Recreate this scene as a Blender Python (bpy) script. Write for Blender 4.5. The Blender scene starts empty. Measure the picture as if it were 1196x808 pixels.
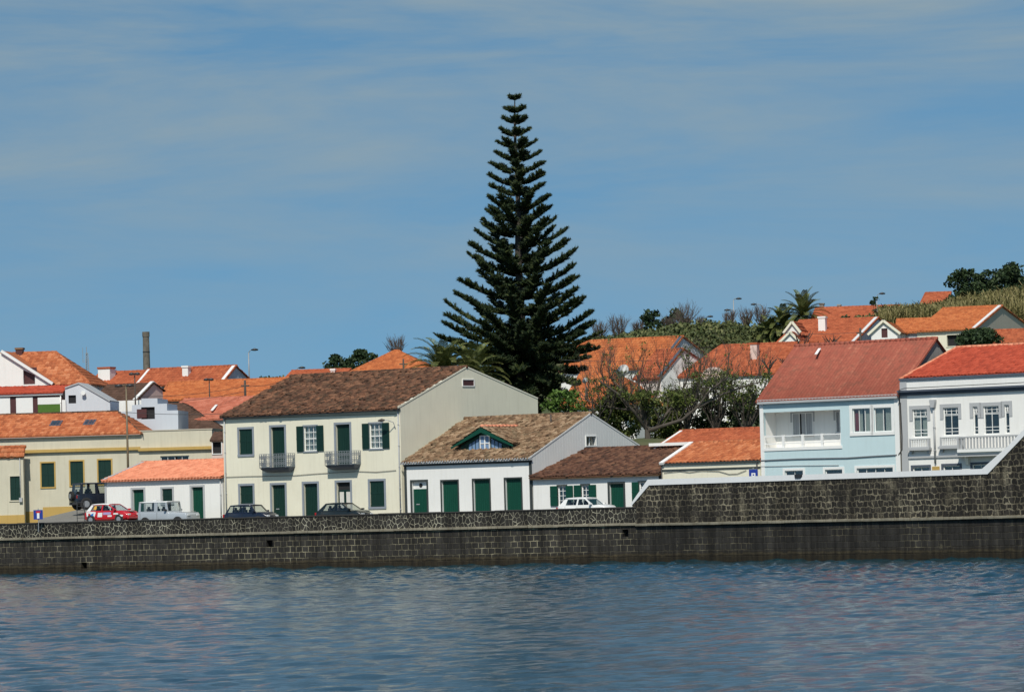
# seafront street seen from the harbour
WAVE = 1.5; WBUMP = .05; SUNE = 3.95; SKYS = .11; SKYTINT = (.60, .83, .83); CLOUD = (2.75, 3.35, 3.5); EXPO = 0.06
import bpy, bmesh, math, random
import numpy as np
from mathutils import Vector, Matrix
from mathutils.geometry import tessellate_polygon
random.seed(7); rng = np.random.default_rng(7)
R = math.radians
sc = bpy.context.scene
COL = sc.collection

# ------------------------------------------------------------------ survey of the place
FPX = 5000.0; EYE = 3.9
ROLL = math.atan(0.0272); PITCH = math.atan(188.0/FPX)
def ray(u, v):
    x = u-598.0; y = -(v-404.0)
    xl = x*math.cos(ROLL)+y*math.sin(ROLL); yl = -x*math.sin(ROLL)+y*math.cos(ROLL)
    return Vector((xl, FPX*math.cos(PITCH)-yl*math.sin(PITCH), yl*math.cos(PITCH)+FPX*math.sin(PITCH)))
CAM = Vector((0, 0, EYE))
def at(u, v, Y):
    d = ray(u, v); return CAM + d*(Y/d.y)
def hit(u, v, P, N):
    d = ray(u, v); return CAM + d*((P-CAM).dot(N)/d.dot(N))

# ------------------------------------------------------------------ scene helpers
def link(o, parent=None):
    COL.objects.link(o)
    if parent is not None: o.parent = parent
    return o
def tag(o, label=None, cat=None, group=None, kind=None):
    if label: o['label'] = label
    if cat: o['category'] = cat
    if group: o['group'] = group
    if kind: o['kind'] = kind
    return o
def empty(name, loc=(0, 0, 0), rz=0.0):
    o = bpy.data.objects.new(name, None); o.empty_display_size = .3
    o.location = loc; o.rotation_euler = (0, 0, rz); return link(o)
def np_mesh(name, V, F, mat, parent=None, uv=None, smooth=False):
    V = np.asarray(V, dtype=np.float32); F = np.asarray(F, dtype=np.int32)
    me = bpy.data.meshes.new(name)
    me.vertices.add(len(V)); me.vertices.foreach_set('co', V.ravel())
    n, k = F.shape
    me.loops.add(n*k); me.loops.foreach_set('vertex_index', F.ravel())
    me.polygons.add(n); me.polygons.foreach_set('loop_start', np.arange(0, n*k, k, dtype=np.int32))
    me.polygons.foreach_set('loop_total', np.full(n, k, dtype=np.int32))
    if uv is not None:
        l = me.uv_layers.new(name='tiles'); l.data.foreach_set('uv', np.asarray(uv, dtype=np.float32).ravel())
    me.update(calc_edges=True); me.validate()
    if smooth: me.polygons.foreach_set('use_smooth', np.ones(len(me.polygons), dtype=bool))
    me.materials.append(mat)
    return link(bpy.data.objects.new(name, me), parent)
class MB:
    def __init__(s): s.v = []; s.f = []
    def add(s, vs, fs):
        b = len(s.v); s.v += [tuple(p) for p in vs]; s.f += [tuple(i+b for i in f) for f in fs]; return s
    def box(s, P, a0, a1, b0, b1, c0, c1):
        q = [P(a, b, c) for c in (c0, c1) for b in (b0, b1) for a in (a0, a1)]
        return s.add(q, [(0, 1, 3, 2), (4, 6, 7, 5), (0, 4, 5, 1), (2, 3, 7, 6), (0, 2, 6, 4), (1, 5, 7, 3)])
    def wbox(s, x0, x1, y0, y1, z0, z1): return s.box(lambda a, b, c: Vector((a, c, b)), x0, x1, z0, z1, y0, y1)
    def bar(s, p, q, w, h=None, up=Vector((0, 0, 1))):
        p = Vector(p); q = Vector(q); h = h or w; d = (q-p).normalized()
        if abs(d.dot(up)) > .98: up = Vector((0, 1, 0))
        r = d.cross(up).normalized(); t = r.cross(d)
        vs = [e + r*(sx*w/2) + t*(sy*h/2) for e in (p, q) for sx, sy in ((-1, -1), (1, -1), (1, 1), (-1, 1))]
        return s.add(vs, [(0, 1, 2, 3), (7, 6, 5, 4), (0, 4, 5, 1), (1, 5, 6, 2), (2, 6, 7, 3), (3, 7, 4, 0)])
    def tube(s, pts, rs, n=6, cap=True):
        pts = [Vector(p) for p in pts]
        if not hasattr(rs, '__len__'): rs = [rs]*len(pts)
        b = len(s.v); prev = None
        for i, p in enumerate(pts):
            d = (pts[min(i+1, len(pts)-1)]-pts[max(i-1, 0)]).normalized()
            if prev is None: r = d.orthogonal().normalized()
            else:
                r = prev - d*prev.dot(d); r = r.normalized() if r.length > 1e-5 else d.orthogonal().normalized()
            prev = r; t = d.cross(r)
            for k in range(n):
                a = 2*math.pi*k/n; s.v.append(tuple(p + (r*math.cos(a)+t*math.sin(a))*rs[i]))
        for i in range(len(pts)-1):
            for k in range(n):
                k2 = (k+1) % n; s.f.append((b+i*n+k, b+i*n+k2, b+(i+1)*n+k2, b+(i+1)*n+k))
        if cap:
            s.f.append(tuple(b+k for k in reversed(range(n)))); e = b+(len(pts)-1)*n; s.f.append(tuple(e+k for k in range(n)))
        return s
    def disc(s, c, ax, r, h, n=20, r2=None):
        ax = Vector(ax).normalized(); c = Vector(c); return s.tube([c-ax*h/2, c+ax*h/2], [r, r2 if r2 is not None else r], n)
    def panel(s, P, outer, holes=(), c=0.0, depth=0.0):
        loops = [[Vector((a, b, 0)) for a, b in outer]] + [[Vector((a, b, 0)) for a, b in h] for h in holes]
        flat = [p for l in loops for p in l]; tr = tessellate_polygon(loops)
        s.add([P(p.x, p.y, c) for p in flat], tr)
        for h in holes:
            if depth:
                m = len(h)
                s.add([P(a, b, c) for a, b in h]+[P(a, b, c-depth) for a, b in h], [(i, (i+1) % m, m+(i+1) % m, m+i) for i in range(m)])
        return s
    def prism(s, P, outer, c0, c1):
        m = len(outer)
        s.add([P(a, b, c0) for a, b in outer]+[P(a, b, c1) for a, b in outer],
              [tuple(range(m)), tuple(reversed(range(m, 2*m)))]+[(i, (i+1) % m, m+(i+1) % m, m+i) for i in range(m)])
        return s
    def build(s, name, mat, parent=None, smooth=False, bevel=0):
        me = bpy.data.meshes.new(name); me.from_pydata(s.v, [], s.f); me.validate()
        bm = bmesh.new(); bm.from_mesh(me)
        if bevel: pass
        bmesh.ops.recalc_face_normals(bm, faces=bm.faces); bm.to_mesh(me); bm.free()
        if smooth: me.polygons.foreach_set('use_smooth', [True]*len(me.polygons))
        me.materials.append(mat); o = link(bpy.data.objects.new(name, me), parent)
        if bevel:
            m = o.modifiers.new('edge', 'BEVEL'); m.width = bevel; m.segments = 2; m.limit_method = 'ANGLE'
        return o
def XYZ(a, b, c): return Vector((a, c, b))

# ------------------------------------------------------------------ materials
class N:
    def __init__(s, name):
        s.m = bpy.data.materials.new(name); s.m.use_nodes = True; s.t = s.m.node_tree; s.n = s.t.nodes; s.l = s.t.links
        s.b = s.n['Principled BSDF']
    def new(s, typ, **k):
        nd = s.n.new(typ)
        for a, v in k.items(): setattr(nd, a, v)
        return nd
    def noise(s, vec, scale, detail=4, rough=.55, dim='3D'):
        nd = s.new('ShaderNodeTexNoise'); nd.inputs['Scale'].default_value = scale; nd.inputs['Detail'].default_value = detail
        nd.inputs['Roughness'].default_value = rough
        if vec is not None: s.l.new(vec, nd.inputs['Vector'])
        return nd.outputs['Fac']
    def obj(s): return s.new('ShaderNodeTexCoord').outputs['Object']
    def mapping(s, vec, scale=(1, 1, 1), rot=(0, 0, 0)):
        m = s.new('ShaderNodeMapping'); m.inputs['Scale'].default_value = scale; m.inputs['Rotation'].default_value = rot
        s.l.new(vec, m.inputs['Vector']); return m.outputs[0]
    def ramp(s, fac, stops):
        r = s.new('ShaderNodeValToRGB'); e = r.color_ramp.elements
        while len(e) < len(stops): e.new(.5)
        for i, (p, c) in enumerate(stops):
            e[i].position = p; e[i].color = (*c, 1) if len(c) == 3 else c
        s.l.new(fac, r.inputs[0]); return r.outputs[0]
    def mix(s, fac, a, b, mode='MIX'):
        m = s.new('ShaderNodeMix', data_type='RGBA', blend_type=mode)
        for sock, v in ((m.inputs[0], fac), (m.inputs[6], a), (m.inputs[7], b)):
            if hasattr(v, 'links') or hasattr(v, 'is_linked'): s.l.new(v, sock)
            elif isinstance(v, tuple): sock.default_value = (*v, 1)
            else: sock.default_value = v
        return m.outputs[2]
    def math(s, op, a, b=None, clamp=False):
        m = s.new('ShaderNodeMath', operation=op); m.use_clamp = clamp
        for i, v in enumerate((a, b)):
            if v is None: continue
            if isinstance(v, (int, float)): m.inputs[i].default_value = v
            else: s.l.new(v, m.inputs[i])
        return m.outputs[0]
    def bump(s, h, strength=.5, dist=.02):
        b = s.new('ShaderNodeBump'); b.inputs['Strength'].default_value = strength; b.inputs['Distance'].default_value = dist
        s.l.new(h, b.inputs['Height']); s.l.new(b.outputs[0], s.b.inputs['Normal'])
    def col(s, c): s.l.new(c, s.b.inputs['Base Color'])
    def rough(s, r): s.b.inputs['Roughness'].default_value = r; return s
def gain(c, k): return tuple(min(1, x*k) for x in c)
def plaster(name, c, stain=.12, rough=.85, bump=.25, streak=True):
    n = N(name); o = n.obj(); a = n.noise(o, .45, 5, .6); b = n.noise(o, 9, 4)
    col = n.mix(n.math('MULTIPLY', a, 1.0), gain(c, 1-stain*1.3), gain(c, 1+stain*.6)); 
    if streak:
        st = n.noise(n.mapping(o, (3.5, 3.5, .22)), 1.4, 5, .65)
        f = n.ramp(st, [(.5, (0, 0, 0)), (.75, (1, 1, 1))])
        col = n.mix(n.math('MULTIPLY', f, stain*1.8), col, gain((c[0]*.9, c[1]*.86, c[2]*.76), .55))
    col = n.mix(n.math('MULTIPLY', b, .1), col, gain(c, .7))
    n.col(col); n.rough(rough); n.bump(b, bump, .01); return n.m
def paint(name, c, rough=.5, var=.12, metallic=0.0, scale=6):
    n = N(name); o = n.obj(); a = n.noise(o, scale, 4)
    n.col(n.mix(a, gain(c, 1-var), gain(c, 1+var))); n.rough(rough); n.b.inputs['Metallic'].default_value = metallic; return n.m
def tile_mat(name, cols, lichen=None, lich_amt=.4, rough=.85, wv=.55, ns=.5):
    n = N(name); uv = n.new('ShaderNodeUVMap', uv_map='tiles').outputs[0]
    fl = n.new('ShaderNodeVectorMath', operation='FLOOR'); n.l.new(uv, fl.inputs[0])
    wn = n.new('ShaderNodeTexWhiteNoise'); n.l.new(fl.outputs[0], wn.inputs['Vector'])
    o = n.obj(); big = n.noise(o, ns, 5, .65); fine = n.noise(o, 5.5, 5, .7)
    f = n.math('ADD', n.math('ADD', n.math('MULTIPLY', wn.outputs[0], wv), .275-wv/2), n.math('MULTIPLY', big, .5))
    f = n.math('ADD', f, n.math('MULTIPLY', n.math('SUBTRACT', fine, .5), .7))
    c = n.ramp(f, [(.18+.64*i/(len(cols)-1), cc) for i, cc in enumerate(cols)])
    if lichen:
        lf = n.ramp(n.noise(o, 1.9, 6, .75), [(.48, (0, 0, 0)), (.66, (1, 1, 1))])
        c = n.mix(n.math('MULTIPLY', lf, lich_amt), c, lichen)
    n.col(c); n.rough(rough); n.bump(fine, .5, .02); n.b.inputs['Specular IOR Level'].default_value = .25; return n.m
def glass_mat(name, tint=(.02, .025, .03), refl=.9):
    n = N(name); n.n.remove(n.b); out = n.n['Material Output']
    tr = n.new('ShaderNodeBsdfTransparent'); tr.inputs[0].default_value = (.78, .82, .82, 1)
    gl = n.new('ShaderNodeBsdfGlossy'); gl.inputs['Roughness'].default_value = .03; gl.inputs[0].default_value = (refl, refl, refl, 1)
    lw = n.new('ShaderNodeLayerWeight'); lw.inputs[0].default_value = .35
    f = n.math('ADD', n.math('MULTIPLY', lw.outputs['Facing'], .35), .04, True)
    mx = n.new('ShaderNodeMixShader'); n.l.new(f, mx.inputs[0]); n.l.new(tr.outputs[0], mx.inputs[1]); n.l.new(gl.outputs[0], mx.inputs[2])
    n.l.new(mx.outputs[0], out.inputs[0]); return n.m
def leaf_mat(name, c1, c2, c3=None, rough=.6, spread=.35):
    n = N(name); g = n.new('ShaderNodeNewGeometry'); o = n.obj()
    f = n.math('ADD', n.math('MULTIPLY', g.outputs['Random Per Island'], .6), n.math('MULTIPLY', n.noise(o, spread, 3), .5))
    st = [(.2, c1), (.8, c2)] if c3 is None else [(.2, c1), (.6, c2), (.9, c3)]
    n.col(n.ramp(f, st)); n.rough(rough); n.b.inputs['Specular IOR Level'].default_value = .2
    try:
        n.b.inputs['Transmission Weight'].default_value = 0
    except KeyError: pass
    return n.m
def stone_mat(name, kind, mort, stone=(.017, .0155, .014), mask=(.35, .6), mstr=.9, sc_=(2.6, 4.4), wet=True, width=.06, light=None, dist=None):
    """dark basalt blocks in pale mortar, object x along the wall and z up"""
    n = N(name); o = n.obj()
    ds = n.new('ShaderNodeTexNoise'); ds.inputs['Scale'].default_value = 1.7 if not dist else 2.3; ds.inputs['Detail'].default_value = 3; n.l.new(o, ds.inputs['Vector'])
    off = n.new('ShaderNodeVectorMath', operation='SUBTRACT'); n.l.new(ds.outputs['Color'], off.inputs[0]); off.inputs[1].default_value = (.5, .5, .5)
    scn = n.new('ShaderNodeVectorMath', operation='SCALE'); n.l.new(off.outputs[0], scn.inputs[0]); scn.inputs['Scale'].default_value = .22 if kind != 'course' else (dist or .11)
    ad = n.new('ShaderNodeVectorMath', operation='ADD'); n.l.new(o, ad.inputs[0]); n.l.new(scn.outputs[0], ad.inputs[1])
    sp = n.new('ShaderNodeSeparateXYZ'); n.l.new(ad.outputs[0], sp.inputs[0])
    cb = n.new('ShaderNodeCombineXYZ'); n.l.new(sp.outputs['X'], cb.inputs['X']); n.l.new(sp.outputs['Z'], cb.inputs['Y'])
    vec = cb.outputs[0]
    if kind == 'course':
        br = n.new('ShaderNodeTexBrick'); br.offset = .5
        for k, v in (('Scale', 1.0), ('Mortar Size', width*.35), ('Mortar Smooth', .6), ('Brick Width', sc_[0]), ('Row Height', sc_[1]), ('Bias', 0)): br.inputs[k].default_value = v
        br.inputs['Color1'].default_value = (0, 0, 0, 1); br.inputs['Color2'].default_value = (1, 1, 1, 1)
        n.l.new(vec, br.inputs['Vector']); mf = br.outputs['Fac']; rnd = br.outputs['Color']
    else:
        v = n.new('ShaderNodeTexVoronoi', feature='DISTANCE_TO_EDGE', voronoi_dimensions='2D'); v.inputs['Scale'].default_value = 1
        v2 = n.new('ShaderNodeTexVoronoi', feature='F1', voronoi_dimensions='2D'); v2.inputs['Scale'].default_value = 1
        rr = .95 if kind == 'crazy' else .55
        for q in (v, v2): q.inputs['Randomness'].default_value = rr
        sv = n.mapping(vec, (sc_[0], sc_[1], 1))
        if kind == 'round':
            # stagger courses
            s2 = n.new('ShaderNodeSeparateXYZ'); n.l.new(sv, s2.inputs[0])
            fl = n.math('FLOOR', s2.outputs['Y']); md = n.math('MODULO', fl, 2.0)
            xx = n.math('ADD', s2.outputs['X'], n.math('MULTIPLY', md, .5))
            c2 = n.new('ShaderNodeCombineXYZ'); n.l.new(s2.outputs['X'], c2.inputs['X']); n.l.new(s2.outputs['Y'], c2.inputs['Y']); sv = c2.outputs[0]
        n.l.new(sv, v.inputs['Vector']); n.l.new(sv, v2.inputs['Vector'])
        mf = n.ramp(v.outputs['Distance'], [(width*.6, (1, 1, 1)), (width*1.9, (0, 0, 0))]); rnd = v2.outputs['Color']
    fine = n.noise(o, 14, 5, .7); big = n.noise(n.mapping(o, (1, 1, 1.6)), .32, 4, .6); med = n.noise(o, 1.3, 5, .7)
    sepr = n.new('ShaderNodeSeparateColor'); n.l.new(rnd, sepr.inputs[0])
    scol = n.mix(sepr.outputs[0], gain(stone, .55), gain(stone, 1.5)); scol = n.mix(n.math('MULTIPLY', fine, .5), scol, gain(stone, 2.6))
    mask_f = n.ramp(big, [(mask[0], (0, 0, 0)), (mask[1], (1, 1, 1))])
    brk = n.ramp(med, [(.36, (.15, .15, .15)), (.6, (1, 1, 1))])
    amt = n.math('MULTIPLY', n.math('MULTIPLY', mf, n.math('ADD', n.math('MULTIPLY', mask_f, .85), .15)), n.math('MULTIPLY', brk, mstr), True)
    c = n.mix(amt, scol, mort)
    if light:   # pale mortar smeared over the stones
        lf = n.ramp(n.noise(n.mapping(o, (1, 1, .6)), .8, 6, .75), [(light[0], (0, 0, 0)), (light[1], (1, 1, 1))])
        c = n.mix(n.math('MULTIPLY', lf, light[2]), c, gain(mort, .9))
    if wet:     # weed and the tide line: a stain at its own height
        so = n.new('ShaderNodeSeparateXYZ'); n.l.new(o, so.inputs[0])
        zz = n.math('ADD', so.outputs['Z'], n.math('MULTIPLY', n.math('SUBTRACT', med, .5), .5))
        w = n.ramp(zz, [(.0, (1, 1, 1)), (.36, (1, 1, 1)), (.5, (.75, .75, .75)), (.85, (0, 0, 0))])
        alg = n.mix(n.noise(o, 3, 4), (.006, .006, .006), (.035, .026, .012))
        c = n.mix(w, c, alg)
        wl = n.ramp(zz, [(.44, (0, 0, 0)), (.55, (1, 1, 1)), (.62, (0, 0, 0))])
        c = n.mix(n.math('MULTIPLY', wl, .45), c, (.08, .062, .032))
    sk = n.ramp(n.noise(n.mapping(o, (1.3, 1, .10)), 1.1, 5, .7), [(.40, (.6, .58, .54)), (.62, (1.6, 1.6, 1.55))]); c = n.mix(1.0, c, sk, 'MULTIPLY')
    n.col(c); n.rough(.8); hh = n.math('SUBTRACT', n.math('MULTIPLY', fine, .35), mf); n.bump(hh, .9, .04); n.b.inputs['Specular IOR Level'].default_value = .3
    return n.m

M = {}
M['cream'] = plaster('cream_plaster', (.79, .75, .60), .11)
M['cream_gable'] = plaster('cream_gable_plaster', (.78, .75, .62), .08)
M['white'] = plaster('white_plaster', (.82, .81, .78), .09)
M['white_dirty'] = plaster('weathered_white_plaster', (.72, .72, .70), .16)
M['greywhite'] = plaster('grey_white_plaster', (.60, .62, .66), .08)
M['bluegrey'] = plaster('blue_grey_plaster', (.50, .54, .60), .07)
M['paleblue'] = plaster('pale_blue_plaster', (.52, .66, .69), .07)
M['yellow'] = plaster('pale_yellow_plaster', (.60, .56, .44), .16)
M['ochre'] = plaster('ochre_paint', (.50, .33, .10), .15)
M['pink'] = plaster('pale_pink_plaster', (.68, .52, .46), .1)
M['tan'] = plaster('tan_plaster', (.50, .45, .36), .1)
M['cement'] = plaster('weathered_cement', (.28, .27, .25), .4)
M['grey_stone'] = plaster('painted_grey_stone', (.25, .28, .32), .12, streak=False)
M['lightgrey'] = plaster('light_grey_paint', (.42, .43, .44), .1, streak=False)
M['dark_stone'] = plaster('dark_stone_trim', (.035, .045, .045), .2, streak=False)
M['slate'] = paint('slate_blue_trim', (.075, .09, .12), .6)
M['brown'] = plaster('brown_band', (.20, .11, .05), .2)
M['white_paint'] = paint('white_woodwork', (.78, .78, .76), .4, .04)
M['white_coping'] = plaster('whitewashed_coping', (.82, .82, .82), .07, streak=True)
M['concrete'] = plaster('pale_concrete_ledge', (.30, .27, .20), .75)
M['black_cap'] = plaster('dark_parapet_cap', (.035, .033, .03), .3, streak=False)
M['iron'] = paint('grey_ironwork', (.20, .22, .24), .5, .2)
M['dark_metal'] = paint('dark_metal', (.03, .032, .035), .45, .2)
M['pole'] = paint('tan_steel_pole', (.16, .125, .075), .5, .2)
M['polegrey'] = paint('galvanised_pole', (.28, .29, .30), .4, .15)
M['wood_post'] = paint('weathered_wooden_post', (.07, .055, .045), .8, .3)
M['cable'] = paint('cable_sheath', (.04, .04, .04), .6)
M['maroon'] = paint('maroon_woodwork', (.07, .02, .02), .5, .2)
M['greenblind'] = paint('green_hedge_panel', (.06, .14, .01), .6, .2)
M['curtain'] = paint('pale_curtain', (.62, .60, .54), .9, .1, scale=14)
M['curtain_blue'] = paint('blue_lace_curtain', (.16, .26, .42), .9, .4, scale=16)
M['redcurtain'] = paint('red_curtain', (.32, .02, .03), .9, .2)
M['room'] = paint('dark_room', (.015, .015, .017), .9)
M['glass'] = glass_mat('window_glass')
def board_mat(name, c, rough=.45, pitch=.16):
    n = N(name); o = n.obj(); s = n.new('ShaderNodeSeparateXYZ'); n.l.new(o, s.inputs[0])
    a = n.noise(n.mapping(o, (6, 6, .5)), 2.5, 4, .6)
    n.col(n.mix(a, gain(c, .65), gain(c, 1.35))); n.rough(rough); n.b.inputs['Specular IOR Level'].default_value = .3; n.bump(a, .3, .005); return n.m
M['green'] = board_mat('dark_green_paint', (.006, .055, .038))
M['green2'] = board_mat('green_door_paint', (.006, .058, .036))
M['green_dark'] = board_mat('deep_green_paint', (.008, .032, .024))
M['gable_boards'] = plaster('pale_grey_boards', (.70, .70, .68), .10)
# roofs
M['t_brown'] = tile_mat('old_brown_tiles', [(.028, .016, .011), (.075, .037, .023), (.125, .058, .034), (.22, .105, .06)], (.08, .065, .042), .5)
M['t_olive'] = tile_mat('lichened_tan_tiles', [(.06, .035, .02), (.15, .088, .05), (.24, .15, .088), (.36, .25, .16)], (.13, .115, .07), .5)
M['t_dark'] = tile_mat('dark_brown_tiles', [(.03, .016, .012), (.075, .034, .022), (.12, .055, .034), (.17, .085, .05)], (.09, .06, .04), .35)
M['t_umber'] = tile_mat('umber_cement_tiles', [(.065, .036, .025), (.085, .048, .034), (.11, .06, .042)])
M['t_orange'] = tile_mat('orange_clay_tiles', [(.27, .075, .03), (.37, .105, .042), (.45, .145, .058), (.54, .21, .10)], (.24, .10, .055), .35)
M['t_bright'] = tile_mat('bright_orange_tiles', [(.27, .075, .028), (.42, .12, .04), (.52, .18, .065)], (.30, .10, .04), .4, wv=.4)
M['t_deep'] = tile_mat('deep_orange_tiles', [(.22, .055, .026), (.35, .088, .038), (.46, .135, .06)], (.24, .075, .035), .4, wv=.4)
M['t_salmon'] = tile_mat('salmon_tiles', [(.52, .18, .10), (.64, .24, .14), (.72, .30, .18)])
M['t_red'] = tile_mat('red_tiles', [(.28, .045, .024), (.38, .062, .032), (.44, .08, .042)])
M['t_pinkred'] = tile_mat('faded_red_sheets', [(.16, .045, .03), (.28, .075, .05), (.35, .10, .065), (.45, .19, .12)], (.17, .075, .05), .6, wv=.16, ns=1.3)
M['t_rose'] = tile_mat('rose_red_tiles', [(.34, .10, .06), (.42, .13, .08), (.48, .17, .11)])

# ------------------------------------------------------------------ roofs
def tiles(acc, A, e, g, sL, sR, T, t0=0.0, cw=.23, rl=.42, amp=.045, step=.04, jit=.012, sub=4, lift=.06):
    A = np.array(A, float); e = np.array(e, float); g = np.array(g, float); e /= np.linalg.norm(e); g /= np.linalg.norm(g)
    nn = np.cross(e, g)
    if nn[2] < 0: nn = -nn
    rows = max(1, int(math.ceil((T-t0)/rl))); ex = [sL(t0), sL(T), sR(t0), sR(T)]; lo = min(ex); hi = max(ex)
    k0 = math.floor(lo/cw)*sub; k1 = math.ceil(hi/cw)*sub; ks = np.arange(k0, k1+1)
    prof = np.array([0, .72, 1, .72])[np.mod(ks, 4)] if sub == 4 else (np.mod(ks, 2)*1.0)
    for r in range(rows):
        ta = t0+r*rl; tb = min(T, ta+rl+.03)
        cj = rng.normal(0, jit, (k1-k0)//sub+2)[(ks-k0)//sub]
        Vs = []
        for t, hh in ((ta, step), (tb, 0.0)):
            s = np.clip(ks*cw/sub, sL(t), sR(t))
            Vs.append(A + s[:, None]*e + (t + (cj*1.2 if hh else 0*cj))[:, None]*g + (lift + hh + prof*amp + cj)[:, None]*nn)
        base = acc['n']; m = len(ks); acc['V'].append(np.vstack(Vs)); acc['n'] += 2*m
        i = np.arange(m-1); F = np.stack([base+i, base+i+1, base+m+i+1, base+m+i], 1)
        ok = (Vs[0][1:]-Vs[0][:-1]); ok2 = (Vs[1][1:]-Vs[1][:-1]); keep = (np.abs(ok).sum(1)+np.abs(ok2).sum(1)) > 1e-4
        F = F[keep]; cidx = ((ks[:-1])//sub + .5 + 3)[keep]
        acc['F'].append(F); uv = np.stack([cidx, np.full(len(cidx), r+.5)], 1); acc['UV'].append(np.repeat(uv, 4, axis=0))
        # closing face under the lower edge of each course
        low = Vs[0] - (.05+step)*nn; b2 = acc['n']; acc['V'].append(low); acc['n'] += m
        F2 = np.stack([b2+i, b2+i+1, base+i+1, base+i], 1)[keep]; acc['F'].append(F2); acc['UV'].append(np.repeat(uv, 4, axis=0))
def new_acc(): return {'V': [], 'F': [], 'UV': [], 'n': 0}
def acc_poly4(acc, pts):
    b = acc['n']; acc['V'].append(np.array([tuple(p) for p in pts], float)); acc['n'] += len(pts)
    acc['F'].append(np.array([[b, b+1, b+2, b+3]])); acc['UV'].append(np.full((4, 2), .5))
def acc_build(acc, name, mat, parent): return np_mesh(name, np.vstack(acc['V']), np.vstack(acc['F']), mat, parent, np.vstack(acc['UV']))
def ridge_caps(mb, p, q, r=.13, ln=.4, lift=.07):
    p = Vector(p)+Vector((0, 0, lift)); q = Vector(q)+Vector((0, 0, lift)); d = q-p; n = max(1, int(d.length/ln))
    for i in range(n):
        a = p+d*(i/n); b = p+d*((i+1.12)/n)
        mb.tube([a, b], [r*1.12*random.uniform(.94, 1.06), r*.95], 8)

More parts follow.
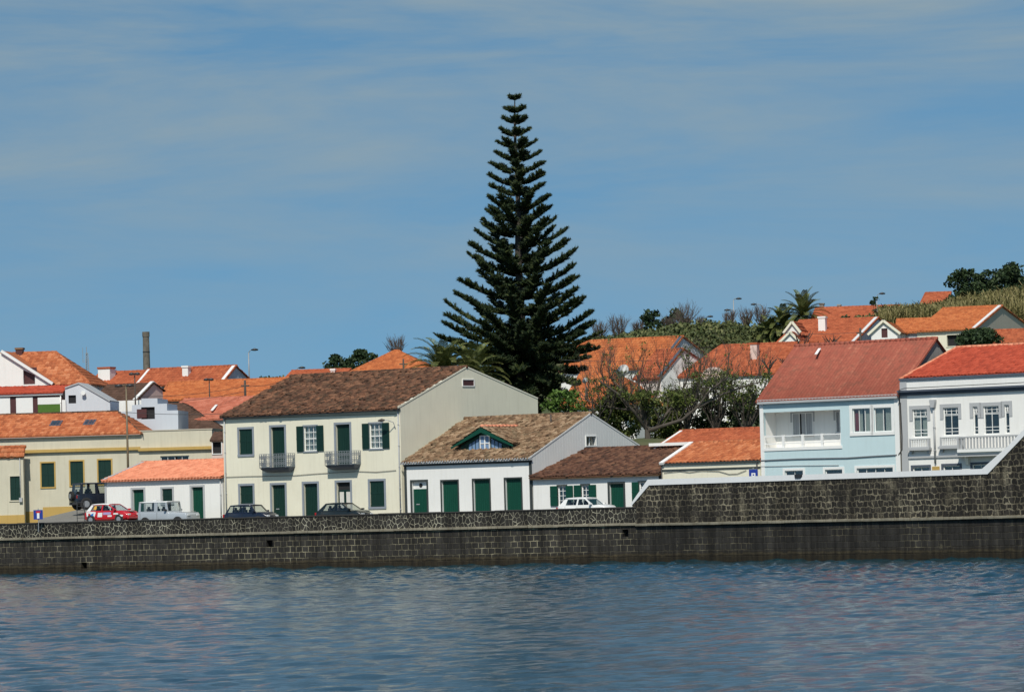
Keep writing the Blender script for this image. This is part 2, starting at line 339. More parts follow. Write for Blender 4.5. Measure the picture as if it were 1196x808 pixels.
GROUND_PTS = []
class Face:
    def __init__(s, B, o, u, w): s.B, s.o, s.u, s.w = B, Vector(o), Vector(u), Vector(w); s.holes = []
    def P(s, a, b, c): return s.o + s.u*a + Vector((0, 0, b)) + s.w*c
    def px(s, u, v, c=0.0):
        mw = s.B.mat; o = mw @ (s.o+s.w*c); nn = (mw.to_3x3() @ s.w)
        p = s.B.inv @ hit(u, v, o, nn); d = p - s.o; return d.dot(s.u), p.z
    def rect(s, u0, v0, u1, v1, c=0.0):
        um, vm = (u0+u1)/2, (v0+v1)/2
        return (s.px(u0, vm, c)[0], s.px(um, v1, c)[1], s.px(u1, vm, c)[0], s.px(um, v0, c)[1])
class House:
    def __init__(s, name, label, cat, uL, uR, vE, D, ang, h, group=None, z0=None):
        a = R(ang); s.d = Vector((math.cos(a), -math.sin(a), 0)); s.n = Vector((math.sin(a), math.cos(a), 0))
        PR = at(uR, vE, D); PL = hit(uL, vE+.03*(uR-uL), PR, s.n); s.L = (PR-PL).dot(s.d)
        s.zb = PR.z-h if z0 is None else z0; s.h = PR.z-s.zb
        o = PR - s.d*s.L; o.z = s.zb
        s.root = empty(name, o, -a); tag(s.root, label, cat, group)
        s.mat = Matrix.Translation(o) @ Matrix.Rotation(-a, 4, 'Z'); s.inv = s.mat.inverted()
        s.front = Face(s, (0, 0, 0), (1, 0, 0), (0, -1, 0)); s.right = Face(s, (s.L, 0, 0), (0, 1, 0), (1, 0, 0)); s.left = Face(s, (0, 0, 0), (0, 1, 0), (-1, 0, 0))
        s.W = None; s.x1 = 0; s.x2 = s.L
    def ypx(s, u, v, y):
        p = s.inv @ hit(u, v, s.mat @ Vector((0, y, 0)), s.mat.to_3x3() @ Vector((0, 1, 0))); return p
    def ridge(s, apex=None, y=None, ridge_px=None, far=None, W=None, hipL=None, hipR=None, h2=None):
        if apex: s.yr, s.zr = s.right.px(*apex)
        else:
            s.yr = y; s.zr = s.ypx(ridge_px[0], ridge_px[1], y).z
        if far: s.W, s.h2 = s.right.px(*far)
        else: s.W = W or 2*s.yr; s.h2 = s.h if h2 is None else h2
        if hipL is not None: s.x1 = hipL if not isinstance(hipL, tuple) else s.ypx(*hipL, s.yr).x
        if hipR is not None: s.x2 = s.L-hipR if not isinstance(hipR, tuple) else s.ypx(*hipR, s.yr).x
        s.hl, s.hr = hipL is not None, hipR is not None
        s.gL, s.gR = not s.hl, not s.hr
        c = s.mat @ Vector((s.L/2, s.W/2, 0)); GROUND_PTS.append((c.x, c.y, s.zb))
        for fx, fy in ((0, 0), (s.L, 0), (0, s.W), (s.L, s.W)):
            c = s.mat @ Vector((fx, fy, 0)); GROUND_PTS.append((c.x, c.y, s.zb))
        return s
    def roof(s, mat, oh=.3, og=.12, cap=True, capmat=None, rh=.13, **kw):
        acc = new_acc(); L, W, yr, zr, h, h2 = s.L, s.W, s.yr, s.zr, s.h, s.h2
        T = math.hypot(yr, zr-h); x1, x2 = s.x1, s.x2
        fl = (lambda t: x1*t/T) if s.hl else (lambda t: -og); fr = (lambda t: L-(L-x2)*t/T) if s.hr else (lambda t: L+og)
        tiles(acc, (0, 0, h), (1, 0, 0), (0, yr, zr-h), fl, fr, T, -oh, **kw)
        Tb = math.hypot(W-yr, zr-h2)
        if W-yr > .3:
            fl2 = (lambda t: (L-x2)*t/Tb) if s.hr else (lambda t: -og); fr2 = (lambda t: L-x1*t/Tb) if s.hl else (lambda t: L+og)
            tiles(acc, (L, W, h2), (-1, 0, 0), (0, yr-W, zr-h2), fl2, fr2, Tb, -oh, **kw)
        if s.hl:
            T3 = math.hypot(x1, zr-h); tiles(acc, (0, W, h), (0, -1, 0), (x1, 0, zr-h), lambda t: (W-yr)*t/T3, lambda t: W-yr*t/T3, T3, -oh, **{**kw, 'step': .012, 'jit': .004})
        if s.hr:
            T3 = math.hypot(L-x2, zr-h); tiles(acc, (L, 0, h), (0, 1, 0), (x2-L, 0, zr-h), lambda t: yr*t/T3, lambda t: W-(W-yr)*t/T3, T3, -oh, **{**kw, 'step': .012, 'jit': .004})
        # deck
        o2 = .0; A = Vector((fl(-oh), -oh*yr/T, h-oh*(zr-h)/T)); Bp = Vector((fr(-oh), A.y, A.z))
        C = Vector((fr(T), yr, zr)); Dd = Vector((fl(T), yr, zr))
        for dz in (.03, -.04): acc_poly4(acc, [p+Vector((0, 0, dz)) for p in (A, Bp, C, Dd)])
        up, dn = Vector((0, 0, .03)), Vector((0, 0, -.04))
        acc_poly4(acc, [A+dn, Bp+dn, Bp+up, A+up]); acc_poly4(acc, [Bp+dn, C+dn, C+up, Bp+up]); acc_poly4(acc, [A+dn, Dd+dn, Dd+up, A+up])
        if W-yr > .3:
            A2 = Vector((L+(0 if s.hr else og), W, h2)); B2 = Vector((0-(0 if s.hl else og), W, h2))
            acc_poly4(acc, [A2, B2, Dd+Vector((0, .001, 0)), C+Vector((0, .001, 0))])
        s.roof_obj = acc_build(acc, 'roof', mat, s.root)
        if cap:
            mb = MB(); ridge_caps(mb, (x1-(og if s.gL else 0), yr, zr), (x2+(og if s.gR else 0), yr, zr), rh)
            if s.hl: ridge_caps(mb, (0, 0, h), (x1, yr, zr), rh*.85)
            if s.hr: ridge_caps(mb, (L, 0, h), (x2, yr, zr), rh*.85)
            o = mb.build('ridge_cap', capmat or mat, s.roof_obj, True)
            o.data.uv_layers.new(name='tiles')
            rr = rng.random((len(o.data.polygons), 1))*60; l = o.data.uv_layers['tiles']
            cnt = [p.loop_total for p in o.data.polygons]; l.data.foreach_set('uv', np.repeat(np.hstack([np.floor(np.arange(len(cnt))[:, None]/10)+.5, np.full((len(cnt), 1), 3.5)]), cnt, axis=0).astype(np.float32).ravel())
        return s
    def walls(s, mat, gable=None, boards=False, gablename='wall'):
        L, W = s.L, s.W; lowz = -1.0
        mb = MB(); hs = lambda F: [[(a0, b0), (a1, b0), (a1, b1), (a0, b1)] for a0, b0, a1, b1 in F.holes]
        mb.panel(s.front.P, [(0, lowz), (L, lowz), (L, s.h), (0, s.h)], hs(s.front), 0, .3)
        mb.add([(0, W, lowz), (L, W, lowz), (L, W, s.h2), (0, W, s.h2)], [(0, 1, 2, 3)])
        g = lambda hip: [(0, lowz), (W, lowz), (W, s.h2), (0, s.h)] if hip else [(0, lowz), (W, lowz), (W, s.h2), (s.yr, s.zr), (0, s.h)]
        mb.panel(s.left.P, g(s.hl), hs(s.left), 0, .3)
        if gable is None: mb.panel(s.right.P, g(s.hr), hs(s.right), 0, .3)
        s.wall_obj = mb.build('wall', mat, s.root)
        if gable is not None:
            m2 = MB().panel(s.right.P, g(s.hr), hs(s.right), 0, .3)
            if boards:
                k = .0
                while k < W:
                    top = (s.h + (s.zr-s.h)*k/s.yr) if k < s.yr else (s.zr+(s.h2-s.zr)*(k-s.yr)/(W-s.yr))
                    segs = [(0, top-.03)]
                    for a0, b0, a1, b1 in s.right.holes:
                        if a0-.05 < k < a1+.05: segs = [(0, b0-.05), (b1+.05, top-.03)]
                    for z0, z1 in segs: m2.box(s.right.P, k, k+.03, z0, z1, .0, .005)
                    k += .30
            m2.build('gable_wall', gable, s.root)
        # screen painted near-black for indoor shade, so that openings read as rooms
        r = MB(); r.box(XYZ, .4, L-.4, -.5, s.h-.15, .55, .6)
        if s.front.holes and not getattr(s, 'noscreen', False): r.build('dark_screen', M['room'], s.wall_obj)
        return s
    def verge(s, mat, w=.22, side='right', t=.14, both=False, dz=.10, back=True):
        F = s.right if side == 'right' else s.left; mb = MB()
        p0 = F.P(0, s.h, 0); p1 = F.P(s.yr, s.zr, 0); p2 = F.P(s.W, s.h2, 0); z = Vector((0, 0, dz))
        sgn = F.w; e = (p1-p0).normalized()*.25
        kk = .03-w/2; mb.bar(p0-e+z+sgn*kk, p1+z+sgn*kk, w, t)
        if back: mb.bar(p1+z+sgn*kk, p2+z+sgn*kk, w, t)
        mb.build('verge', mat, s.root); return s
    def gutter(s, mat, dz=-.12, h=.16, proj=.32):
        MB().box(s.front.P, -.05, s.L+.05, s.h+dz-h, s.h+dz, 0.0, proj).build('gutter', mat, s.root); return s
    def band(s, name, mat, b0, b1, proj=.05, a0=None, a1=None, F=None):
        F = F or s.front
        MB().box(F.P, -.03 if a0 is None else a0, (s.L+.03) if a1 is None else a1, b0, b1, -.02, proj).build(name, mat, s.root); return s
    # openings --------------------------------------------------------------
    def surround(s, F, r, mat, w, name, parent, proj=.035, bottom=True, drop=None):
        a0, b0, a1, b1 = r; mb = MB(); top = b1+w
        zb = b0 if drop is None else b1-drop
        mb.box(F.P, a0-w, a0, zb, b1, -.02, proj).box(F.P, a1, a1+w, zb, b1, -.02, proj).box(F.P, a0-w, a1+w, b1, b1+w, -.02, proj)
        if bottom: mb.box(F.P, a0-w, a1+w, b0-w, b0, -.02, proj+.03)
        return mb.build(name, mat, parent)
    def window(s, r, F=None, kind='closed', smat=None, sw=.16, shut=None, leaf=None, cols=2, rows=3, curtain='curtain', sill=True, drop=None, split=None, label=None, bars=None, full=None):
        F = F or s.front; F.holes.append(r); a0, b0, a1, b1 = r; smat = smat or M['grey_stone']; shut = shut or M['green_dark']
        part = s.surround(F, r, smat, sw, 'window', s.root, bottom=sill, drop=drop)
        if label: part['label'] = label
        if kind == 'closed':
            am = (a0+a1)/2
            for x0, x1 in ((a0+.01, am-.006), (am+.006, a1-.01)):
                mb = MB().box(F.P, x0, x1, b0+.01, b1-.01, -.10, -.07)
                nb = max(2, int((x1-x0)/.13)); wd = (x1-x0)/nb
                for k in range(nb): mb.box(F.P, x0+k*wd+.012, x0+(k+1)*wd-.012, b0+.02, b1-.02, -.07, -.055)
                for zz in (b0+.02, (b0+b1)/2, b1-.14): mb.box(F.P, x0, x1, zz, zz+.12, -.055, -.045)
                mb.build('shutter', shut, part)
            return part
        if kind == 'dark':
            MB().box(F.P, a0, a1, b0, b1, -.29, -.27).build('pane', M['room'], part); return part
        fw = .06; mb = MB(); c0, c1 = -.14, -.08
        mb.box(F.P, a0, a0+fw, b0, b1, c0, c1).box(F.P, a1-fw, a1, b0, b1, c0, c1).box(F.P, a0+fw, a1-fw, b1-fw, b1, c0, c1).box(F.P, a0+fw, a1-fw, b0, b0+fw, c0, c1)
        mw = .035
        for k in range(1, cols): 
            x = a0+(a1-a0)*k/cols; w2 = mw if (bars is None or k in bars) else .02; mb.box(F.P, x-w2/2, x+w2/2, b0+fw, b1-fw, c0+.01, c1-.005)
        zs = [b0+(b1-b0)*k/rows for k in range(1, rows)] if full is None else [b0+(b1-b0)*k for k in full]
        for i, z in enumerate(zs): 
            w2 = .07 if (split is not None and i == split) else mw; mb.box(F.P, a0+fw, a1-fw, z-w2/2, z+w2/2, c0+.012, c1-.007)
        mb.build('sash', M['white_paint'], part)
        MB().box(F.P, a0+.01, a1-.01, b0+.01, b1-.01, -.128, -.12).build('pane', M['glass'], part)
        if curtain:
            cm = MB(); n = 24; x0, x1 = a0+.05, a1-.05
            gaps = rng.random(1)[0]*.1
            for k in range(n):
                if n*.42 < k < n*.58 and curtain == 'curtain': continue
                xa = x0+(x1-x0)*k/n; xb = x0+(x1-x0)*(k+1)/n; ca, cb = -.22-.03*(k % 2), -.22-.03*((k+1) % 2)
                cm.add([F.P(xa, b0+.02, ca), F.P(xb, b0+.02, cb), F.P(xb, b1-.02, cb), F.P(xa, b1-.02, ca)], [(0, 1, 2, 3)])
            cm.build('curtain', M[curtain], part)
        if leaf:   # open shutters folded back on the wall
            for sgn, sd in ((-1, a0), (1, a1)):
                if sgn not in leaf: continue
                w = (a1-a0)*.52 if not isinstance(leaf, dict) else leaf[sgn]
                x0, x1 = (sd-w-.02, sd-.02) if sgn < 0 else (sd+.02, sd+w+.02)
                mb = MB().box(F.P, x0, x1, b0-.02, b1+.02, .05, .09)
                for k in range(int((b1-b0)/.09)): mb.box(F.P, x0+.06, x1-.06, b0+.05+k*.09, b0+.11+k*.09, .09, .10)
                mb.box(F.P, x0, x1, (b0+b1)/2-.05, (b0+b1)/2+.05, .09, .105)
                mb.build('shutter', shut, part)
        return part
    def door(s, r, F=None, mat=None, smat=None, sw=.16, transom=False, glass=False, plate=False, double=True, label=None):
        F = F or s.front; F.holes.append(r); a0, b0, a1, b1 = r; mat = mat or M['green_dark']; mb = MB()
        top = b1 if not transom else b1-(b1-b0)*.2; am = (a0+a1)/2
        mb.box(F.P, a0, a1, b0, top, -.22, -.18)
        for x0, x1 in ((a0+.03, am-.01), (am+.01, a1-.03)) if double else ((a0+.03, a1-.03),):
            nb = max(2, int((x1-x0)/.14)); wd = (x1-x0)/nb
            if glass:
                mb.box(F.P, x0, x0+.09, b0+.02, top-.02, -.18, -.15).box(F.P, x1-.09, x1, b0+.02, top-.02, -.18, -.15).box(F.P, x0, x1, b0+.02, b0+.9, -.18, -.151).box(F.P, x0, x1, top-.12, top-.02, -.18, -.152)
            else:
                for k in range(nb): mb.box(F.P, x0+k*wd+.012, x0+(k+1)*wd-.012, b0+.03, top-.02, -.18, -.16)
        part = mb.build('door', mat, s.root)
        if label: part['label'] = label
        s.surround(F, r, smat or M['grey_stone'], sw, 'door_frame', part, bottom=False)
        MB().box(F.P, a0, a1, b0-.12, b0, -.25, .12).build('door_step', M['grey_stone'], part)
        if glass:
            for x0, x1 in ((a0+.13, am-.11), (am+.11, a1-.13)): MB().box(F.P, x0, x1, b0+.9, top-.12, -.175, -.165).build('pane', M['curtain'], part)
        if transom:
            m = MB().box(F.P, a0, a1, top, b1, -.21, -.19); m.build('transom_pane', M['room'] if glass else M['white_paint'], part)
            if not glass:
                m = MB(); m.disc(F.P(am, (top+b1)/2, -.18), F.w, (b1-top)*.3, .03, 12)
                m.build('transom_ornament', M['room'], part)
        if plate: MB().box(F.P, a0+.25, a0+.55, b0+.95, b0+1.02, -.16, -.145).build('letter_plate', M['polegrey'], part)
        return part
    def pipe(s, a, b0, b1, mat, F=None, r=.05, c=.08):
        F = F or s.front; m = MB().tube([F.P(a, b0, c), F.P(a, b1, c)], r, 8)
        z = b0+.8
        while z < b1: m.tube([F.P(a, z, c), F.P(a, z+.05, c)], r*1.35, 8); z += 1.5
        m.build('downpipe', mat, s.root, True); return s
    def cable(s, pts, F=None, r=.018, c=.05, mat=None):
        F = F or s.front; P = []
        for (u, v) in pts:
            a, b = F.px(u, v); P.append(F.P(a, b, c))
        MB().tube(P, r, 5).build('cable', mat or M['cable'], s.root); return s
    def chimney(s, u0, v0, u1, v1, y, w=.7, mat=None, capmat=None, caph=.16, dep=None):
        y = s.roofhit((u0+u1)/2, v1).y-.05; p0 = s.ypx(u0, v0, y); p1 = s.ypx(u1, v1, y); x0, x1 = p0.x, p1.x; z1 = (p0.z+s.ypx(u1, v0, y).z)/2; z0 = p1.z-.8; dep = dep or w
        o = MB().wbox(x0, x1, y, y+dep, z0, z1-caph).build('chimney', mat or M['white'], s.roof_obj)
        MB().wbox(x0-.06, x1+.06, y-.06, y+dep+.06, z1-caph, z1).build('chimney_cap', capmat or M['white'], s.roof_obj)
        return s
    def roofhit(s, u, v):
        nrm = s.mat.to_3x3() @ Vector((0, -(s.zr-s.h), s.yr)).normalized()
        return s.inv @ hit(u, v, s.mat @ Vector((0, 0, s.h)), nrm)
    def plate(s, u0, v0, u1, v1, name, mat, c0=0, c1=.05, F=None):
        F = F or s.front; a0, b0, a1, b1 = F.rect(u0, v0, u1, v1); MB().box(F.P, a0, a1, b0, b1, c0, c1).build(name, mat, s.root)
# ------------------------------------------------------------------ quay line
def wl(u, v):  # a point of the water's edge: its depth follows from the water level
    d = ray(u, v); return CAM + d*(-EYE/d.z)
WK = wl(745, 657.2); WL = wl(-30, 671.6); WR = wl(1215, 652.2)
dL = (WK-WL).normalized(); dR = (WR-WK).normalized()
nL = Vector((-dL.y, dL.x, 0)); nR = Vector((-dR.y, dR.x, 0))
WL2 = WK-dL*190; WR2 = WK+dR*75
def quayY(x):
    return WK.y + (x-WK.x)*(dL.y/dL.x if x < WK.x else dR.y/dR.x)
STREET = 3.05
class Wall:      # local frame: x along the wall, y into the land, z up from the water
    def __init__(s, name, label, P, d, cat='wall', y=0.0):
        a = math.atan2(d.y, d.x); o = Vector((P.x, P.y, 0)); s.root = empty(name, o, a); tag(s.root, label, cat)
        s.mat = Matrix.Translation(o) @ Matrix.Rotation(a, 4, 'Z'); s.inv = s.mat.inverted(); s.B = s
        s.F = Face(s, (0, y, 0), (1, 0, 0), (0, -1, 0))
M['st_course'] = stone_mat('coursed_basalt', 'course', (.25, .225, .155), mask=(.42, .62), sc_=(.52, .40), width=.11, mstr=1.3)
M['st_round'] = stone_mat('rounded_basalt_in_mortar', 'course', (.20, .175, .125), mask=(.36, .58), sc_=(.47, .37), width=.17, mstr=1.35, wet=False, dist=.42, light=(.53, .66, .75), stone=(.017, .0145, .012))
M['st_crazy'] = stone_mat('crazy_basalt_in_pale_mortar', 'crazy', (.38, .36, .28), mask=(.30, .54), sc_=(3.3, 2.7), width=.05, mstr=1.25, wet=False)
M['st_low'] = stone_mat('weedy_basalt_blocks', 'course', (.20, .175, .115), mask=(.46, .66), sc_=(.50, .40), width=.09, mstr=.9, light=(.64, .71, .6))
# lower sea walls
def ledge_z(W, pts): return [W.F.px(u, v) for u, v in pts]
def seawall(name, label, P, d, x0, x1, matname, ledge, holes=(), lab2=None):
    W = Wall(name, label, P, d); zt = sum(b for a, b in ledge_z(W, ledge))/len(ledge)
    hr = []
    for (u0, v0, u1, v1) in holes:
        a0, b0, a1, b1 = W.F.rect(u0, v0, u1, v1); hr.append([(a0, b0), (a1, b0), (a1, b1), (a0, b1)])
    mb = MB().panel(W.F.P, [(x0, -1.5), (x1, -1.5), (x1, zt), (x0, zt)], hr, 0, .5)
    mb.build('stone_face', M[matname], W.root)
    for h in hr:
        m = MB(); m.box(W.F.P, h[0][0]-.05, h[1][0]+.05, h[0][1]-.05, h[2][1]+.05, -.55, -.5); m.build('drain_hole', M['room'], W.root)
    # ledge: an uneven concrete nosing
    mb = MB(); n = int((x1-x0)/1.2)
    for i in range(n):
        a, b = x0+(x1-x0)*i/n, x0+(x1-x0)*(i+1)/n; j = random.uniform(-.02, .02)
        mb.box(W.F.P, a, b-.012, zt-.10+j*.6, zt+.07+j*.3, -.6, .17+j)
    mb.build('ledge', M['concrete'], W.root, bevel=.025)
    # toe of weedy stones at the waterline
    W.zt = zt; return W
WA = seawall('quay_wall', 'long dark basalt quay wall standing in the water below the parapet and parked cars', WK, dL, -190, 0, 'st_course', [(20, 627.5), (400, 619.5), (740, 613.5)], [(95, 656.5, 101.5, 663.5), (311, 630.5, 318.5, 638.5), (727, 618, 734, 626.5)])
WB = seawall('harbour_wall_base', 'dark weedy stone base in the water under the white capped wall', WK, dR, 0, 75, 'st_low', [(745, 613), (960, 608), (1176, 602.5)])
# parapet of crazy basalt, the part with the cars behind it
W = Wall('parapet_wall', 'low basalt parapet with pale veined mortar and thin dark cap in front of the cars', WK, dL)
zt = sum(W.F.px(u, v)[1] for u, v in ((20, 611.5), (380, 600.5), (735, 591.5)))/3
MB().box(W.F.P, -190, 0, WA.zt-.05, zt-.10, -.5, 0).build('stone_face', M['st_crazy'], W.root)
mb = MB(); n = 120
for i in range(n):
    a, b = -190+190*i/n, -190+190*(i+1)/n; j = random.uniform(-.012, .012); mb.box(W.F.P, a, b-.01, zt-.10, zt+j, -.56, .05)
mb.build('parapet_cap', M['black_cap'], W.root, bevel=.02); PAR = zt
# tall wall with the white coping
W = Wall('harbour_wall', 'tall wall of rounded basalt stones with a thick white coping that steps up', WK, dR)
PX = lambda u, v: W.F.px(u, v)
lo = [PX(738.5, 590), PX(758.5, 566.5), PX(1154, 553.5), PX(1176, 530.5)]
hi = [PX(737, 588.5), PX(757, 559.8), PX(1147.5, 547.3), PX(1176, 522.5)]
sl = (lo[3][1]-lo[2][1])/(lo[3][0]-lo[2][0]); x9 = lo[3][0]+2.2; ext = lambda p: (x9, p[1]+sl*(x9-p[0]))
lo.append(ext(lo[3])); hi.append(ext(hi[3])); lo.append((75, lo[4][1])); hi.append((75, hi[4][1]))
body = [(lo[0][0], WB.zt-.05), (75, WB.zt-.05)] + list(reversed(lo))
body = [(lo[0][0], WB.zt-.05), (75, WB.zt-.05), lo[5], lo[4], lo[2], lo[1], lo[0]]
MB().prism(W.F.P, body, 0, -.6).build('stone_face', M['st_round'], W.root)
mb = MB()
for i in range(5):
    p, q, r, t = lo[i], lo[i+1], hi[i+1], hi[i]
    vs = [W.F.P(a, b, c) for c in (.05, -.68) for a, b in (p, q, r, t)]
    mb.add(vs, [(0, 1, 2, 3), (7, 6, 5, 4), (0, 1, 5, 4), (3, 2, 6, 7)] + ([(0, 3, 7, 4)] if i == 0 else []) + ([(1, 2, 6, 5)] if i == 4 else []))
bmw = mb.build('coping', M['white_coping'], W.root)
a0, b0, a1, b1 = W.F.rect(929.2, 553.6, 938, 558.3)
mb = MB().prism(W.F.P, [(a0, b1), (a1, b1), (a1-.02, b1-.13), (a1-.18, b0), (a0+.05, b0), (a0, b0+.1)], .04, .10); mb.build('drain_spout', M['dark_metal'], W.root)

# ------------------------------------------------------------------ street houses
ANG = 38
FP0 = at(467, 560, hit(467, 620, WK, Vector((-dL.y, dL.x, 0))).y+11.5)
def facedepth(u, extra=11.5):   # depth of the street's house line
    return hit(u, 560, FP0, Vector((math.sin(R(ANG)), math.cos(R(ANG)), 0))).y+extra-11.5
# cream two storey house
H = House('cream_house', 'large two storey cream house with brown tiled roof and green shutters', 'house', 260, 467, 475.5, facedepth(467), ANG, 8, z0=STREET)
H.ridge(apex=(545, 429.5), far=(628, 466))
F = H.front; D0 = H.mat.translation
def rr(u0, v0, u1, v1): return F.rect(u0, v0, u1, v1)
zsill = STREET
LOW = .35
r = rr(279.5, 501, 295, 530.5); H.window(r, kind='closed')
def drect(u0, v0, u1): 
    a0, b0, a1, b1 = F.rect(u0, v0, u1, v0+30); return (a0, LOW-.15, a1, b1)
def fl2(u0, v0, u1, z): 
    a0, b0, a1, b1 = F.rect(u0, v0, u1, v0+40); return (a0, z, a1, b1)
zb = F.px(322, 549.5)[1]
H.door(fl2(316.8, 498.5, 332.6, zb)); H.door(fl2(392.5, 495.5, 408.8, F.px(399, 546)[1]))
H.window(rr(355.2, 497.5, 370.3, 526.5), kind='sash', cols=3, rows=4, split=1, leaf=(-1, 1), sw=.10)
H.window(rr(431.8, 494.3, 447, 523.5), kind='sash', cols=3, rows=4, split=1, leaf=(-1, 1), sw=.10)
H.window(rr(280.5, 567, 295.6, 588), kind='closed')
H.door(drect(317.6, 566, 333.2), plate=True); H.door(drect(355, 564.5, 371)); H.door(drect(393.4, 563, 409.4), transom=True, glass=True)
H.window(rr(432.2, 561.5, 449, 591.5), kind='closed', shut=M['green_dark'], label='louvred green ground floor window')
H.walls(M['cream'], M['cream_gable'] if False else None)
H.roof(M['t_brown'], og=.0, oh=.35, amp=.06, jit=.03, step=.055, cw=.24, rl=.40)
H.gutter(M['dark_metal'], dz=-.10, h=.13, proj=.30)
H.verge(M['cream_gable'], w=.16, t=.10, dz=.06)
a, b = H.right.px(540.2, 443.6); a2, b2 = H.right.px(553.3, 450.4)
part = MB().box(H.right.P, a, a2, b2, b, -.02, .012).build('gable_vent', M['maroon'], H.root)
m = MB(); m.box(H.right.P, a-.06, a2+.06, b, b+.07, -.01, .05).box(H.right.P, a-.06, a2+.06, b2-.07, b2, -.01, .05).box(H.right.P, a-.07, a, b2, b, -.01, .05).box(H.right.P, a2, a2+.07, b2, b, -.01, .05)
m.build('vent_frame', M['white'], part)
H.pipe(.22, .1, H.h-.2, M['lightgrey']); H.pipe(H.L-.12, .1, H.h-.2, M['lightgrey'])
H.cable([(263, 557), (290, 556), (320, 555.5), (345, 555), (370, 553), (395, 551.5), (420, 550.3), (440, 551), (463, 549)])
H.cable([(262, 489.5), (320, 487.5), (380, 485.5), (440, 483.5), (463, 483)], c=.06)
# wall lamp with a curved arm
a, b = F.px(462, 491.5); pts = [F.P(a, b-.5, .05), F.P(a, b-.1, .25), F.P(a-.2, b+.05, .6), F.P(a-.5, b+.1, .75)]
o = MB().tube(pts, .03, 6).build('lamp_arm', M['lightgrey'], H.root); MB().tube([pts[-1]+Vector((.1, 0, -.03)), pts[-1]+Vector((-.15, -.02, -.02)), pts[-1]+Vector((-.45, -.05, -.05))], [.06, .12, .05], 8).build('lamp_head', M['wood_post'], o)
# balconies with scrolled ironwork
def balcony(H, u0, v0, u1, v1, proj=.75):
    F = H.front; a0, b0, a1, b1 = F.rect(u0, v0, u1, v1, proj*.5); a0 += .18; a1 -= .0
    h = 1.0; m = MB(); sl = [(a0, 0), (a1, 0), (a1, proj), (a0, proj)]
    base = b1-h
    vs = [F.P(a, base, c) for a, c in sl]+[F.P(a+(.12 if a < (a0+a1)/2 else -.12), base-.18, c*.8) for a, c in sl]+[F.P(a+(.3 if a < (a0+a1)/2 else -.3), base-.34, c*.35) for a, c in sl]
    m.add(vs, [(0, 1, 2, 3), (0, 1, 5, 4), (1, 2, 6, 5), (2, 3, 7, 6), (3, 0, 4, 7), (4, 5, 9, 8), (5, 6, 10, 9), (6, 7, 11, 10), (7, 4, 8, 11), (8, 9, 10, 11)])
    part = m.build('balcony', M['slate'], H.root)
    q = MB(); r_ = .022
    for z in (.06, h*.5, h-.02):
        q.bar(F.P(a0, base+z, proj-.03), F.P(a1, base+z, proj-.03), .035)
        for a in (a0, a1): q.bar(F.P(a, base+z, 0), F.P(a, base+z, proj-.03), .035)
    def side(fn, ln):
        n = max(1, round(ln/.24)); w = ln/n
        for k in range(n+1): q.bar(fn(k*w, 0), fn(k*w, h), .022)
        for k in range(n):
            for zc in (.28, .74):
                rad = w*.36; cx = (k+.5)*w
                pts = [fn(cx+rad*math.cos(t), zc+rad*1.35*math.sin(t)) for t in np.linspace(0, 2*math.pi, 9)]; q.tube(pts, .014, 4, False)
                q.bar(fn(k*w, zc-.2), fn(k*w+w, zc+.2), .014); q.bar(fn(k*w, zc+.2), fn(k*w+w, zc-.2), .014)
    side(lambda s, z: F.P(a0+s, base+z, proj-.03), a1-a0)
    side(lambda s, z: F.P(a0, base+z, s), proj-.03); side(lambda s, z: F.P(a1, base+z, s), proj-.03)
    q.build('railing', M['iron'], part); return part
balcony(H, 304.5, 529.6, 340.7, 551); balcony(H, 380.9, 526.4, 417.5, 548)
H.front.holes and None
CREAM = H

# white house with the dormer
H = House('white_house', 'white one storey house with dormer, four tall dark openings and tan tiled roof', 'house', 472, 620.5, 533.8, facedepth(621), ANG, 4, z0=STREET)
H.ridge(apex=(690, 483.5), far=(747, 521)); F = H.front
def dr(u0, v0, u1): 
    a0, b0, a1, b1 = F.rect(u0, v0, u1, v0+30); return (a0, LOW-.1, a1, b1)
H.door(dr(481.3, 562.3, 498.6), mat=M['green2'], smat=M['dark_stone'], sw=.14, transom=True, double=False, label='panelled green door under a white fanlight', plate=True)
for (u0, u1, v) in ((516, 535, 561.5), (553, 572, 560), (590.3, 609, 558.8)): H.door(dr(u0, v, u1), mat=M['green2'], smat=M['dark_stone'], sw=.10)
a, b = H.right.px(684.2, 509.7); a2, b2 = H.right.px(695.8, 520)
H.right.holes.append((a, b2, a2, b))
H.walls(M['white'], M['gable_boards'], boards=True)
m = MB(); F2 = H.right; m.box(F2.P, a-.07, a, b2, b, -.1, .06).box(F2.P, a2, a2+.12, b2, b, -.1, .06).box(F2.P, a-.07, a2+.12, b, b+.07, -.1, .06).box(F2.P, a-.07, a2+.12, b2-.08, b2, -.1, .07).box(F2.P, (a+a2)/2-.03, (a+a2)/2+.03, b2, b, -.16, -.1)
wp = m.build('window', M['white_paint'], H.root); MB().box(F2.P, a, a2, b2, b, -.2, -.16).build('pane', M['glass'], wp); MB().box(F2.P, a, a2, b2, b, -.5, -.48).build('dark_screen', M['room'], wp)  # near-black sheet behind the pane stands for the shade indoors
H.roof(M['t_olive'], og=.0, oh=.32, amp=.06, jit=.028, step=.055, cw=.24, rl=.42, capmat=M['t_olive'])
m = MB(); k = -.1   # little white mortar stops along the eave tiles
while k < H.L+.1: m.tube([F.P(k+.05, H.h-.07, .29), F.P(k+.05, H.h-.07, .37)], .055, 7); k += .24
m.box(F.P, -.1, H.L+.1, H.h-.2, H.h-.11, 0, .3); m.build('eave_moulding', M['lightgrey'], H.root)
H.band('eave_shadow_board', M['dark_stone'], H.h-.34, H.h-.21, .08)
